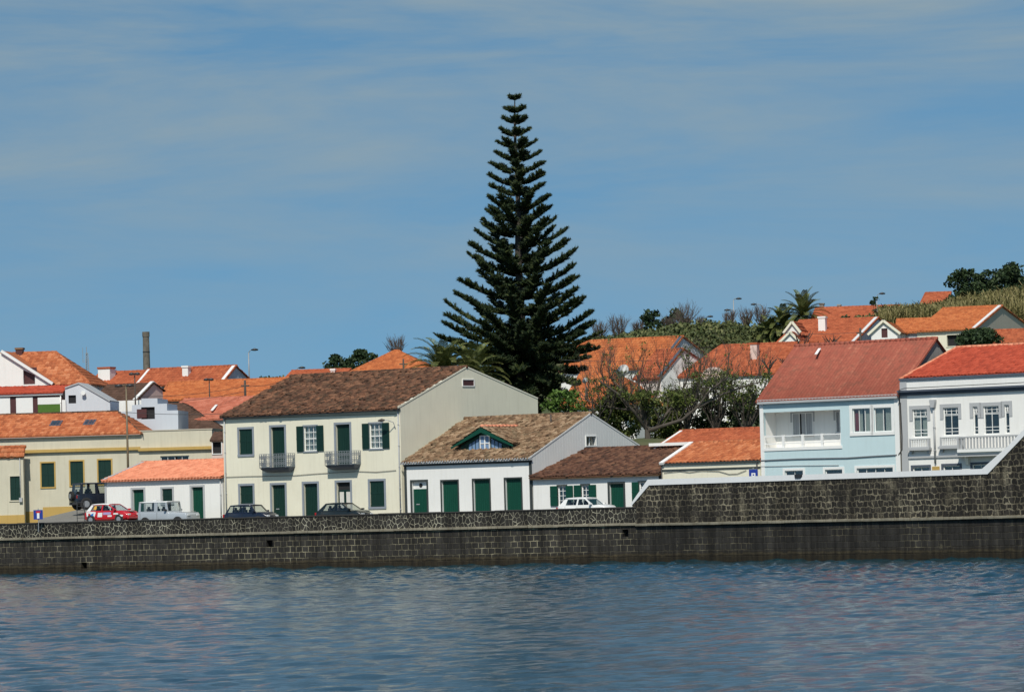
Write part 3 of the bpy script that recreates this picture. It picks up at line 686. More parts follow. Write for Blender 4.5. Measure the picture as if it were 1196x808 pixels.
for x0, x1 in ((0, .2), (H.L-.2, H.L+.01)): MB().box(F.P, x0, x1, -.1, H.h-.22, -.02, .04).build('corner_pilaster', M['dark_stone'], H.root)
H.verge(M['gable_boards'], w=.10, t=.10, dz=.05)
p = H.ypx(643.7, 503, H.yr*.8); m = MB().tube([(p.x, p.y, p.z-.5), (p.x, p.y, H.ypx(643.7, 484, H.yr*.8).z)], .06, 8); m.build('flue_pipe', M['wood_post'], H.roof_obj, True)
# dormer: a broad low gable with curtained glazing
yd = H.roofhit(565, 526.2).y-.2; T = math.hypot(H.yr, H.zr-H.h); sl = (H.zr-H.h)/H.yr
ap = H.ypx(563, 499, yd); lf = H.ypx(529.3, 520.8, yd); rt = H.ypx(599.3, 518, yd)
zf = min(lf.z, rt.z)-.02; xl, xr, xa, za = lf.x, rt.x, ap.x, ap.z; zbase = H.h+sl*yd-.05
bx0 = H.ypx(545, 522, yd).x; bx1 = H.ypx(584, 521, yd).x; zb0 = H.ypx(565, 527, yd).z
dw = lambda x, y, z: Vector((x, y, z))
PD = lambda a, b, c: Vector((a, yd+.25-c, b))
zline = lambda x: za-(za-zf)*abs(x-xa)/((xa-xl) if x < xa else (xr-xa))
mb = MB(); yend = lambda z: (z-H.h)/sl
# roof planes of the dormer, running back into the main roof
acc = new_acc()
for sx, x_out in ((-1, xl), (1, xr)):
    A = (x_out, yd-.15, zf)
    e = Vector((0, 1, 0)); g = Vector((xa-x_out, 0, za-zf)); TT = g.length
    ye_low, ye_hi = yend(zf)+.1, yend(za)+.1
    if sx < 0: tiles(acc, A, (0, 1, 0), g, lambda t: -.0, lambda t: max(.3, (ye_low+(ye_hi-ye_low)*t/TT)-yd+.15), TT, cw=.24, rl=.4, amp=.05, jit=.02, lift=.04)
    else: tiles(acc, A, (0, 1, 0), g, lambda t: -.0, lambda t: max(.3, (ye_low+(ye_hi-ye_low)*t/TT)-yd+.15), TT, cw=.24, rl=.4, amp=.05, jit=.02, lift=.04)
    acc_poly4(acc, [Vector((x_out, yd-.1, zf)), Vector((x_out, ye_low, zf)), Vector((xa, ye_hi, za)), Vector((xa, yd-.1, za))])
dorm = acc_build(acc, 'dormer', M['t_olive'], H.root)
m = MB(); ridge_caps(m, (xa, yd-.1, za), (xa, yend(za), za), .11, lift=.09)
o = m.build('ridge_cap', M['t_salmon'], dorm, True); o.data.uv_layers.new(name='tiles')
m = MB()
for xo in (xl, xr):
    p, q = Vector((xo, yd-.17, zf-.02)), Vector((xa, yd-.17, za-.02)); d = (q-p).normalized(); nn = Vector((-d.z, 0, d.x)); nn = nn if nn.z < 0 else -nn
    p = p-d*.1; w = .27
    vs = [p, q, q+Vector((0, 0, -w*1.25)), p+Vector((0, 0, -.12))]; vs2 = [x+Vector((0, .06, 0)) for x in vs]
    m.add(vs+vs2, [(0, 1, 2, 3), (7, 6, 5, 4), (0, 1, 5, 4), (2, 3, 7, 6), (1, 2, 6, 5), (0, 3, 7, 4)])
m.build('bargeboard', M['green2'], dorm)
MB().prism(PD, [(bx0-.7, zb0), (bx1+.7, zb0), (bx1+.7, zline(bx1+.7)-.2), (xa, za-.1), (bx0-.7, zline(bx0-.7)-.2)], 0, -.1).build('dormer_cheek', M['green_dark'], dorm)
wx0, wx1 = H.ypx(558.5, 515, yd).x, H.ypx(570, 515, yd).x; wz1 = H.ypx(564, 508.3, yd).z
m = MB(); m.panel(PD, [(bx0, zb0+.05), (wx0-.05, zb0+.05), (wx0-.05, zline(wx0)-.55), (bx0, zline(bx0)-.5)], (), .02)
m.panel(PD, [(wx1+.05, zb0+.05), (bx1, zb0+.05), (bx1, zline(bx1)-.5), (wx1+.05, zline(wx1)-.55)], (), .02); cw_ = m.build('side_glazing', M['curtain_blue'], dorm)
m = MB()
for x in np.linspace(bx0, wx0-.1, 4): m.box(PD, x-.02, x+.02, zb0+.05, zline(x)-.5, .02, .05)
for x in np.linspace(wx1+.1, bx1, 4): m.box(PD, x-.02, x+.02, zb0+.05, zline(x)-.5, .02, .05)
m.build('mullion', M['green_dark'], cw_)
m = MB(); fw = .07; m.box(PD, wx0, wx0+fw, zb0, wz1, 0, .09).box(PD, wx1-fw, wx1, zb0, wz1, 0, .09).box(PD, wx0, wx1, wz1-fw, wz1, 0, .088).box(PD, wx0, wx1, zb0, zb0+fw, 0, .088)
xm = (wx0+wx1)/2; m.box(PD, xm-.05, xm+.05, zb0, wz1, 0, .086).box(PD, wx0, wx1, (zb0+wz1)/2-.03, (zb0+wz1)/2+.03, 0, .084)
dwn = m.build('dormer_window', M['white_paint'], dorm); MB().box(PD, wx0+.02, wx1-.02, zb0+.02, wz1-.02, .02, .04).build('pane', M['curtain_blue'], dwn)
WHITE = H

# white cottage with dark brown roof
H = House('white_cottage', 'small white cottage with dark brown roof, half closed green shutters and a green door', 'house', 622.5, 772, 551.5, facedepth(772), ANG, 3, z0=STREET-.1)
H.ridge(y=6.2, ridge_px=(730, 524), W=8); F = H.front
H.roof(M['t_dark'], oh=.35, amp=.06, jit=.025, step=.05, cw=.24, rl=.42, cap=True)
H.band('eave_board', M['brown'], H.h-.22, H.h-.06, .30)
def wn(u0, v0, u1, v1, **k): return H.window(F.rect(u0, v0, u1, v1), **k)
for (u0, u1, v0, v1, lw, rw) in ((652, 659.5, 567.5, 590, .62, .60), (679.5, 686.2, 566.5, 589, .60, .62), (746.8, 755, 563, 585, .56, .6)):
    r = F.rect(u0, v0, u1, v1); r = (r[0], r[1], r[2]+.15, r[3])
    H.window(r, kind='sash', smat=M['dark_stone'], sw=.10, cols=2, rows=4, curtain=None, leaf={-1: lw, 1: rw}, shut=M['green2'], sill=False)
a0, b0, a1, b1 = F.rect(712, 564.8, 728.5, 590)
H.door((a0, .1, a1, b1), mat=M['green2'], smat=M['dark_stone'], sw=.14, double=False)
H.walls(M['white'])
for x0, x1 in ((H.L-.18, H.L+.01),): MB().box(F.P, x0, x1, -.1, H.h-.2, -.02, .04).build('corner_pilaster', M['dark_stone'], H.root)
COTT = H

# low cream building with parapet band and orange roof
H = House('cream_outbuilding', 'low cream building with thin dark bands and ribbed orange roof beside pale blue house', 'building', 772.5, 887.5, 538, facedepth(887.5)-.02, ANG, 4.3, z0=STREET-.1)
H.ridge(y=3.4, ridge_px=(850, 517.3), W=6.8); F = H.front
H.roof(M['t_orange'], oh=.02, amp=.07, cw=.30, rl=.42, og=.05, jit=.008, lift=.08)
H.walls(M['cream']); H.band('coping_strip', M['dark_stone'], H.h-.08, H.h+.04, .12)
z2 = F.px(830, 547.3)[1]; H.band('string_course', M['dark_stone'], z2-.05, z2+.05, .06)
H.verge(M['white'], side='left', w=.34, t=.16, dz=.12, back=False)
H.pipe(H.L-.2, 0, H.h-.1, M['dark_metal']); H.pipe(.06, 0, H.h-.1, M['dark_metal'], r=.04)
H.cable([(776, 552), (795, 550), (806, 551.5), (820, 549.5), (840, 550), (852, 553.5), (862, 553), (872, 549)])
OUTB = H
H = House('rear_outbuilding', 'deep orange tiled roof of a building seen just behind the low cream building', 'building', 766, 893, 520, facedepth(893)+8, ANG-6, 4.2)
H.ridge(y=3.6, ridge_px=(830, 503.5), W=6.5)
H.roof(M['t_deep'], oh=.2, amp=.06, cw=.26, rl=.40); H.walls(M['cream']); H.verge(M['white'], side='left', w=.2, back=False)
H.plate(762, 516, 851, 519.5, 'parapet', M['white'], 0, .5)

# pale blue house
H = House('pale_blue_house', 'pale blue two storey house with faded red corrugated roof and recessed balcony', 'house', 887, 1049.5, 459.6, facedepth(1049), ANG, 8, z0=STREET+.2)
H.ridge(apex=(1092, 396.5), W=None); H.W = 2*H.yr; F = H.front
# loggia opening
la0, lb0, la1, lb1 = F.rect(891.5, 480, 981.8, 523.8)
F.holes.append((la0, lb0, la1, lb1))
for (u0, v0, u1, v1, nm) in ((995.9, 476.8, 1016.6, 504.8, 1), (1020.8, 475.9, 1041.3, 504, 2)):
    wpt = H.window(F.rect(u0, v0, u1, v1), kind='sash', smat=M['white_paint'], sw=.22, cols=2 if nm == 2 else 3, rows=1, curtain='curtain')
    if nm == 1:
        r = F.rect(997, 478, 1001, 503); MB().box(F.P, r[0], r[2], r[1], r[3], -.21, -.2).build('red_curtain', M['redcurtain'], wpt)
for (u0, v0, u1, c) in ((917, 549.3, 938.3, 2), (964, 548, 984.2, 1), (1001, 546, 1043.3, 4)):
    a0, b0, a1, b1 = F.rect(u0, v0, u1, v0+20); H.window((a0, b1-1.3, a1, b1), kind='sash', smat=M['white_paint'], sw=.16, cols=max(c, 1), rows=1, curtain=None)
H.noscreen = True; H.walls(M['paleblue'], M['cement']); r = MB(); r.box(XYZ, la1+.3, H.L-.4, -.5, H.h-.15, .55, .6); r.box(XYZ, .4, la1+.3, -.5, lb0-.3, .55, .6); r.build('dark_screen', M['room'], H.wall_obj)  # near-black sheets stand for room shade, kept clear of the loggia
H.roof(M['t_pinkred'], oh=.3, amp=.04, cw=.26, rl=20, step=.015, jit=.003, og=.15)
H.band('fascia', M['lightgrey'], H.h-.30, H.h-.02, .26)
H.band('corner_trim', M['white_paint'], -.1, H.h-.3, .04, 0, .28); H.band('corner_trim', M['white_paint'], -.1, H.h-.3, .04, H.L-.35, H.L-.0)
dp = 1.5   # room of the loggia: back, sides, floor, ceiling
P = F.P; m = MB(); m.add([P(la0, lb0, -.3), P(la1, lb0, -.3), P(la1, lb1, -.3), P(la0, lb1, -.3), P(la0, lb0, -dp), P(la1, lb0, -dp), P(la1, lb1, -dp), P(la0, lb1, -dp)], [(4, 5, 6, 7), (0, 4, 7, 3), (1, 2, 6, 5), (0, 1, 5, 4), (3, 7, 6, 2)])
log = m.build('loggia', M['white'], H.root)
LB = Face(H, (0, dp, 0), (1, 0, 0), (0, -1, 0))
for (u0, v0, u1, v1, c) in ((926.5, 482, 949.5, 508, 3), (977, 480, 981.5, 505, 1)):
    r = LB.rect(u0, v0, u1, v1); m = MB(); m.box(LB.P, r[0]-.2, r[0], r[3]-.6, r[3]+.15, 0, .04).box(LB.P, r[2], r[2]+.15, r[3]-.6, r[3]+.15, 0, .04).box(LB.P, r[0]-.2, r[2]+.15, r[3], r[3]+.15, 0, .041).box(LB.P, r[0]-.1, r[2]+.1, r[1]-.08, r[1], 0, .1)
    w_ = m.build('loggia_surround', M['lightgrey'], log)
    q = MB()
    for k in range(c+1):
        x = r[0]+(r[2]-r[0])*k/c; q.box(LB.P, x-.03, x+.03, r[1], r[3], .02, .06)
    q.box(LB.P, r[0], r[2], r[3]-.05, r[3], .02, .059).box(LB.P, r[0], r[2], r[1], r[1]+.05, .02, .059); q.build('sash', M['white_paint'], w_)
    MB().box(LB.P, r[0], r[2], r[1], r[3], .005, .03).build('pane', M['room'], w_)
    q = MB()
    for k in range(14):
        if k in (4, 5, 9): continue
        x0 = r[0]+.06+(r[2]-r[0]-.1)*k/14; q.box(LB.P, x0, x0+(r[2]-r[0])/14*.8, r[1]+.05, r[3]-.05, .03, .035+.008*(k % 2))
    q.build('curtain', M['lightgrey'], w_)
m = MB(); h = .95
for k in range(5):
    x = la0+(la1-la0)*(.0+k/4); m.box(P, x-.09 if k else x, x+.09 if k < 4 else x, lb0, lb0+h, -.16, -.04)
for z in (.35, .85): m.box(P, la0, la1, lb0+z, lb0+z+.07, -.13, -.07)
m.box(P, la0-.1, la1+.1, lb0-.08, lb0+.12, -.2, .05).build('railing', M['white_paint'], log)
H.cable([(888, 537.8), (900, 537), (930, 535.7), (960, 535), (990, 534.5), (1020, 532.5), (1048, 531)], r=.045, mat=M['iron'])
H.cable([(888, 544.5), (930, 543.5), (980, 543)], r=.02, mat=M['lightgrey'])
p = H.ypx(953, 415.5, 3); q = H.ypx(957.5, 410.5, H.yr*.85)
MB().bar(p+Vector((0, -.0, .1)), q+Vector((0, 0, .2)), .18, .05).build('roof_strip', M['white'], H.roof_obj)
BLUE = H

# white ornate house on the right
H = House('ornate_white_house', 'white two storey townhouse with slate cornice, balustraded balcony and bright red roof', 'house', 1051.5, 1300, 449, facedepth(1300), ANG, 8, z0=STREET+.2)
F = H.front
zpt = F.px(1080, 443)[1]; H.h = zpt
p0 = H.ypx(1117, 407.5, 5.2)
H.yr, H.zr = 5.2, p0.z; H.W = 10.4; H.h2 = H.h; H.x1 = p0.x; H.x2 = H.L; H.hl = True; H.hr = False; H.gL = False; H.gR = True
c = H.mat @ Vector((H.L/2, 5, 0)); GROUND_PTS.append((c.x, c.y, H.zb))
def ornwin(u0, v0, u1, v1, cols=2):
    r = F.rect(u0, v0, u1, v1)
    part = H.window(r, kind='sash', smat=M['lightgrey'], sw=.24, cols=cols, rows=2, full=(.14, .26, .72, .76), curtain='curtain' if u0 < 1090 else None, sill=False, drop=.75)
    # small glazing bars of the fanlight
    m = MB(); a0, b0, a1, b1 = r
    for x in (a0+.2, a1-.2): m.box(F.P, x-.02, x+.02, b0+(b1-b0)*.78, b1-.05, -.13, -.085)
    m.box(F.P, a0+.05, a1-.05, b0+(b1-b0)*.87, b0+(b1-b0)*.885, -.13, -.087); m.build('glazing_bar', M['white_paint'], part); return r
wr = [ornwin(1066.2, 477.8, 1083.2, 510.5), ornwin(1102, 475.8, 1119.5, 508.5), ornwin(1136.8, 474.5, 1142.3, 507.3, 1), ornwin(1149, 474, 1167, 507), ornwin(1173.5, 472.5, 1179, 506, 1), ornwin(1208, 471, 1226, 504), ornwin(1245, 469, 1263, 502)]
for (u0, v0, u1) in ((1066.5, 545.3, 1085.5), (1102, 543.6, 1121.5), (1136, 542, 1155), (1200, 540, 1220)):
    a0, b0, a1, b1 = F.rect(u0, v0, u1, v0+20); H.window((a0, b1-1.5, a1, b1), kind='sash', smat=M['slate'], sw=.14, cols=2, rows=1, curtain=None)
H.walls(M['white'])
# parapet stands above the cornice; the roof starts behind it
H.roof(M['t_red'], oh=-.35, amp=.06, cw=.26, rl=.42, capmat=M['t_salmon'], rh=.13)
zc = F.px(1100, 457)[1]
m = MB()
for k, (b0, b1, pr) in enumerate(((zc-.17, zc-.05, .12), (zc-.05, zc+.05, .22), (zc+.05, zc+.17, .34))): m.box(F.P, -.05, H.L+.05, b0, b1, -.02, pr)
m.build('cornice', M['slate'], H.root)
H.band('parapet_coping', M['slate'], H.h-.02, H.h+.12, .10); MB().box(XYZ, -.02, .5, -1, H.h-.1, -.03, .0).build('corner_pilaster', M['lightgrey'], H.root)
zs = F.px(1075, 533.8)[1]; H.band('string_course', M['lightgrey'], zs-.07, zs+.07, .09, .5)
for r in (wr[0], wr[1], wr[5], wr[6]):   # little window boxes with balusters
    a0, b0, a1, b1 = r; m = MB(); m.box(F.P, a0-.28, a1+.28, b0-.85, b0-.70, 0, .36).box(F.P, a0-.22, a1+.22, b0-.70, b0-.62, 0, .26).box(F.P, a0-.2, a0-.08, b0-.62, b0-.08, .0, .2).box(F.P, a1+.08, a1+.2, b0-.62, b0-.08, .0, .2)
    for x in (a0-.1, a1+.1): m.box(F.P, x-.09, x+.09, b0-1.05, b0-.85, 0, .2)
    part = m.build('window_box', M['lightgrey'], H.root); m = MB().box(F.P, a0-.08, a1+.08, b0-.12, b0-.04, .06, .18); n = 9
    for k in range(n+1): x = a0-.06+(a1-a0+.12)*k/n; m.box(F.P, x-.035, x+.035, b0-.62, b0-.12, .09, .15)
    m.build('baluster_row', M['white_paint'], part)
a0, b0, a1, b1 = F.rect(1119, 509.5, 1190, 523.5, .6); a1 = a0+ (F.px(1195, 510)[0]-F.px(1119, 512)[0])
m = MB().box(F.P, a0, a1, b0-.2, b0, 0, .75).box(F.P, a0+.1, a1-.1, b0-.32, b0-.2, 0, .62); bal = m.build('balcony', M['white_paint'], H.root)
for x in (a0+.3, a0+3.2): 
    m = MB().prism(lambda p, q, c, x=x: F.P(x+c, q, p), [(0, b0-.32), (.55, b0-.32), (.15, b0-1.0), (0, b0-1.0)], 0, .18); m.build('balcony_bracket', M['white_paint'], bal)
hh = F.px(1130, 509.5, .6)[1]-b0; m = MB().box(F.P, a0, a1, b0+hh-.1, b0+hh, .6, .74).box(F.P, a0, a0+.12, b0, b0+hh-.1, .6, .74).box(F.P, a0, a0+.14, b0+hh-.1, b0+hh, 0, .6)
x = a0+.3
while x < a1: m.box(F.P, x-.05, x+.05, b0, b0+hh-.1, .64, .71); x += .24
x = .15
while x < .58: m.box(F.P, a0+.02, a0+.1, b0, b0+hh-.1, x-.04, x+.04); x += .24
m.build('balustrade', M['lightgrey'], bal)
MB().box(F.P, F.px(1122, 534)[0], F.px(1122, 534)[0]+4.4, F.px(1140, 531)[1]-.1, F.px(1140, 531)[1]+.08, 0, .6).build('door_canopy', M['lightgrey'], H.root)
a, b = F.px(1091, 469.5); H.pipe(a, F.px(1093, 541)[1], b, M['lightgrey'], r=.07); MB().prism(F.P, [(a-.2, b), (a-.12, b-.35), (a+.12, b-.35), (a+.2, b), (a+.2, b+.15), (a-.2, b+.15)], .02, .28).build('rain_hopper', M['lightgrey'], H.root)
H.plate(1089, 544.5, 1097.5, 549, 'name_plaque', M['ochre'])
H.cable([(1052, 470), (1053, 490), (1054, 510), (1054, 525), (1050, 531)], r=.04)
H.cable([(1052, 465), (1054, 455.5), (1060, 453.5), (1100, 451.5), (1176, 447.8), (1260, 443.5)], r=.025, c=.40)
ORN = H

# small white cottage on the left with orange roof
H = House('small_white_outbuilding', 'small white building with salmon orange roof and three grey framed openings behind pale off-roader', 'building', 122.5, 259.5, 556.5, facedepth(259)+1.0, ANG-4, 3.6, z0=STREET)
H.ridge(y=4.6, ridge_px=(215, 539.5), W=8, hipL=None); F = H.front
def dr2(u0, v0, u1):
    a0, b0, a1, b1 = F.rect(u0, v0, u1, v0+30); return (a0, .15, a1, b1)
H.door(dr2(155, 571.5, 168.2), mat=M['green2'], smat=M['lightgrey'], sw=.16, double=False)
H.window(F.rect(189.5, 570.5, 201.5, 587), kind='closed', shut=M['green_dark'], smat=M['lightgrey'], sw=.15)
H.door(dr2(224, 568.5, 237.5), mat=M['green2'], smat=M['lightgrey'], sw=.16, double=False)
H.roof(M['t_salmon'], oh=.3, amp=.075, cw=.30, rl=.45, step=.05, jit=.008, cap=True)
H.walls(M['white']); H.verge(M['lightgrey'], side='left', w=.24, t=.16, dz=.10, back=False)
MB().box(F.P, -.02, .16, -.1, H.h-.1, -.02, .04).build('corner_pilaster', M['lightgrey'], H.root); H.pipe(H.L-.12, 0, H.h-.1, M['lightgrey'])
# dentils throw the scalloped line under the eave
m = MB(); k = 0
while k < H.L: m.tube([F.P(k+.1, H.h-.06, .02), F.P(k+.1, H.h-.06, .3)], .07, 6); k += .30
m.build('eave_tile_ends', M['t_deep'], H.root).data.uv_layers.new(name='tiles')
SMALL = H

# yellow house with ochre trim
H = House('yellow_house', 'pale yellow building with ochre trim, two skylights and dark green shutters', 'house', -60, 163, 505, 336, 6, 7.4, z0=STREET+.9)
z0y = STREET+.9
H.ridge(y=5.0, ridge_px=(90, 483), W=10, hipR=(137, 482.3)); F = H.front
for (u0, u1, v0, v1) in ((48.5, 63.5, 540.5, 568.5), (82.3, 97.3, 538.5, 566.5), (115, 130, 537, 565)): H.window(F.rect(u0, v0, u1, v1), kind='closed', smat=M['ochre'], sw=.11)
H.walls(M['yellow']); H.roof(M['t_orange'], oh=.3, amp=.03, cw=.26, rl=.52, step=.10, jit=.006, capmat=M['t_brown'], rh=.11)
H.gutter(M['lightgrey'], dz=-.05, h=.12, proj=.28)
zc = F.px(90, 525.5)[1]; H.band('cornice', M['ochre'], zc-.12, zc+.12, .22)
xe = F.px(27.5, 560)[0]+1.5; m = MB(); m.box(F.P, xe, H.L, -.9, F.px(70, 591.5)[1], -.01, .035).box(F.P, -.03, xe, -.9, F.px(36, 597)[1], -.01, .034); m.build('plinth', M['ochre'], H.root)
for (u0, v0, u1, v1) in ((58.5, 493.5, 71.5, 499.5), (98, 492.5, 110.5, 498.5)):
    def RP(a, b, c, H=H): t = b; T = math.hypot(H.yr, H.zr-H.h); g = Vector((0, H.yr/T, (H.zr-H.h)/T)); return Vector((a, 0, H.h))+g*t+Vector((0, -g.z, g.y))*c
    T = math.hypot(H.yr, H.zr-H.h); yy = H.yr*.45; x0 = H.ypx(u0, (v0+v1)/2, yy).x; tm = T*.48
    m = MB(); m.box(RP, x0, x0+.9, tm-.65, tm+.65, .05, .17); sk = m.build('skylight', M['slate'], H.root); MB().box(RP, x0+.1, x0+.8, tm-.5, tm+.5, .17, .18).build('pane', M['glass'], sk)
YEL = H
# flat roofed wing to its right
H2 = House('flat_roofed_wing', 'pale yellow flat roofed garage block with ochre cornice right of the tall lamp post', 'building', 163, 247.5, 501.3, 335.4, 6, 7.6, z0=z0y)
H2.W = 9; H2.h2 = H2.h; H2.yr, H2.zr = 4.5, H2.h+.01; H2.hl = H2.hr = False; F = H2.front
a0, b0, a1, b1 = F.rect(187.5, 532, 221, 545); H2.window((a0, b0-1.2, a1, b1), kind='sash', smat=M['yellow'], sw=.02, cols=4, rows=2, curtain=None)
H2.walls(M['yellow']); MB().wbox(-.02, H2.L+.05, -.05, 9, H2.h-.001, H2.h+.08).build('parapet_coping', M['tan'], H2.root)
zc = F.px(205, 524)[1]; MB().box(F.P, -.1, H2.L+.2, zc-.1, zc+.14, -.02, .25).build('cornice', M['ochre'], H2.root)
for x, y in ((0, 0), (H2.L, 9)):
    c = H2.mat @ Vector((x, y, 0)); GROUND_PTS.append((c.x, c.y, z0y))
# neighbour at the left edge
H = House('edge_house', 'sliver of a pale house with green shutter at the left edge beside the yellow house', 'house', -60, 26.8, 531.5, 335.5, 6, 4.4, z0=z0y-.5)
H.ridge(y=.45, ridge_px=(10, 523), W=.47); F = H.front; H.window(F.rect(12, 556, 24, 584), kind='closed', smat=M['yellow'], sw=.1)
H.window(F.rect(-28, 556, -16, 584), kind='closed', smat=M['yellow'], sw=.1)
H.walls(M['yellow']); H.roof(M['t_orange'], oh=.2, cw=.26); H.band('plinth', M['ochre'], -.8, .9, .04)
m = MB().box(F.P, H.L-.35, H.L-.1, F.px(24, 586)[1], F.px(24, 581)[1], 0, .2); m.build('meter_box', M['lightgrey'], H.root); H.pipe(H.L-.25, 1.8, H.h, M['lightgrey'], r=.03)
# ------------------------------------------------------------------ houses behind, up the slope
def bg(name, label, uL, uR, vE, D, ang, h, roofm, wallm, apex=None, y=None, rpx=None, far=None, W=None, hipL=None, hipR=None, verge=None, wins=(), gable=None, cap=True, vside='right', **kw):
    H = House(name, label, 'house', uL, uR, vE, D, ang, h)
    H.ridge(apex=apex, y=y, ridge_px=rpx, far=far, W=W, hipL=hipL, hipR=hipR)
    for w in wins:
        F = {'f': H.front, 'r': H.right}[w[0]]; H.window(F.rect(*w[1:5]), F=F, kind=w[5] if len(w) > 5 else 'closed', smat=w[6] if len(w) > 6 else wallm, sw=.08, shut=M['maroon'])
    H.walls(wallm, gable); kw.setdefault('rl', .45); kw.setdefault('cw', .30); kw.setdefault('amp', .06); H.roof(roofm, cap=cap, **kw)
    if verge: H.verge(verge, side=vside, w=.3, t=.16)
    return H
# left group
H = bg('hip_roof_house', 'white house at the far left with large orange hipped roof and dark attic window', -30, 104, 447.3, 352, 5, 5.5, M['t_orange'], M['white'], y=4.6, rpx=(40, 413.2), hipR=(65.8, 413), W=9)
# its projecting gable, facing the harbour
P0 = H.ypx(60.5, 447.5, -.8); Pa = H.ypx(2, 410, -.8); Pl = -3.0
def GF(a, b, c): return Vector((a, -.8-c, b))
xg0 = 2*Pa.x-P0.x; xg0 = P0.x-2*(P0.x-Pa.x)
m = MB(); wa = H.ypx(27, 432, -.8); wb = H.ypx(41, 448.5, -.8)
m.panel(GF, [(xg0, P0.z-3), (P0.x-.2, P0.z-3), (P0.x-.2, P0.z), (Pa.x, Pa.z-.1), (xg0, P0.z)], [[(wa.x, wb.z), (wb.x, wb.z), (wb.x, wb.z+.75), (wa.x, wa.z+.0)]], 0, .3)
gp = m.build('front_gable', M['white'], H.root)
m = MB().bar(GF(P0.x+.1, P0.z-.05, .12), GF(Pa.x, Pa.z, .12), .3, .22); m.build('verge', M['white_paint'], gp)
MB().box(GF, wa.x-.1, wb.x+.1, wb.z-.1, wa.z+.2, -.36, -.34).build('pane', M['maroon'], gp)
m = MB(); m.add([GF(Pa.x, Pa.z+.05, .2), GF(P0.x+.15, P0.z, .2), Vector((P0.x+.15, 1.2, P0.z)), Vector((Pa.x, 4.6, Pa.z+.05))], [(0, 1, 2, 3)])
o = m.build('gable_roof', M['t_orange'], gp); o.data.uv_layers.new(name='tiles')
H.chimney(18, 406, 26, 416, 4.2, .8, M['t_rose'] if False else M['maroon'], M['t_red'] if False else M['brown'])

# veranda house in front of it
H = House('veranda_house', 'maroon framed veranda with white and green blinds under a flat red roof', 'house', -40, 73, 457.5, 346, 5, 3.2)
H.ridge(y=3, ridge_px=(60, 451), W=5); F = H.front
H.roof(M['t_red'], oh=.3, amp=.05, cw=.3, cap=False)
m = MB(); zT = H.h-.25
H.walls(M['maroon']); H.band('fascia', M['white_paint'], H.h-.24, H.h-.1, .2)
for i, (u0, u1, vs) in enumerate(((19, 38.5, None), (44.3, 70.5, 1), (-12, 12, None))):
    a0, b0, a1, b1 = F.rect(u0, 464, u1, 482); b0 -= .5
    zc = F.px(57, 472)[1] if vs else b0
    part = MB().box(F.P, a0, a1, zc, b1, .0, .06).build('blind', M['white_paint'], H.root)
    if vs: MB().box(F.P, a0, a1, b0, zc, .0, .05).build('green_panel', M['greenblind'], H.root)
H.pipe(H.L-.15, 0, H.h-.2, M['white_paint'])
# white wall house with lean-to slope
H = House('lean_to_house', 'plain white building with sloping roofline beside the maroon veranda', 'house', 76, 128.5, 467, 344, 5, 3.5)
F = H.front; pts = [F.px(u, v) for u, v in ((76, 453), (92, 447.5), (128.5, 468.5))]
zb = -1; m = MB(); r = F.rect(80, 461.5, 88.8, 471); hole = [(r[0], r[1]), (r[2], r[1]), (r[2], r[3]), (r[0], r[3])]
pl = [(0, zb), (H.L, zb), pts[2], pts[1], pts[0]]
m.panel(F.P, pl, [hole], 0, .25); m.panel(lambda a, b, c: F.P(a, b, -4), pl, ()); 
n_ = len(pl); m.add([F.P(a, b, 0) for a, b in pl]+[F.P(a, b, -4) for a, b in pl], [(1, 2, n_+2, n_+1), (4, 0, n_, n_+4)])
m.build('wall', M['greywhite'], H.root); m = MB()
for i, j in ((2, 3), (3, 4)): m.add([F.P(*pl[i], .1)+Vector((0, 0, .06)), F.P(*pl[j], .1)+Vector((0, 0, .06)), F.P(*pl[j], -4.1)+Vector((0, 0, .06)), F.P(*pl[i], -4.1)+Vector((0, 0, .06)), F.P(*pl[i], .1)-Vector((0, 0, .04)), F.P(*pl[j], .1)-Vector((0, 0, .04)), F.P(*pl[j], -4.1)-Vector((0, 0, .04)), F.P(*pl[i], -4.1)-Vector((0, 0, .04))], [(0, 1, 2, 3), (4, 5, 6, 7), (0, 1, 5, 4), (2, 3, 7, 6)])
m.build('roof', M['lightgrey'], H.root)
w_ = MB().box(F.P, r[0], r[2], r[1], r[3], -.2, -.15).build('window', M['room'], H.root)
MB().box(F.P, r[0]-.5, r[0]-.2, -1, r[1]+.3, .0, .2).build('service_box', M['white'], H.root)
a, b = F.px(98, 459); m = MB().tube([F.P(a, b, .0), F.P(a, b, .35)], [.12, .18], 10); m.build('vent_cowl', M['white_paint'], H.root)
c = H.mat @ Vector((2, 2, 0)); GROUND_PTS.append((c.x, c.y, H.zb))
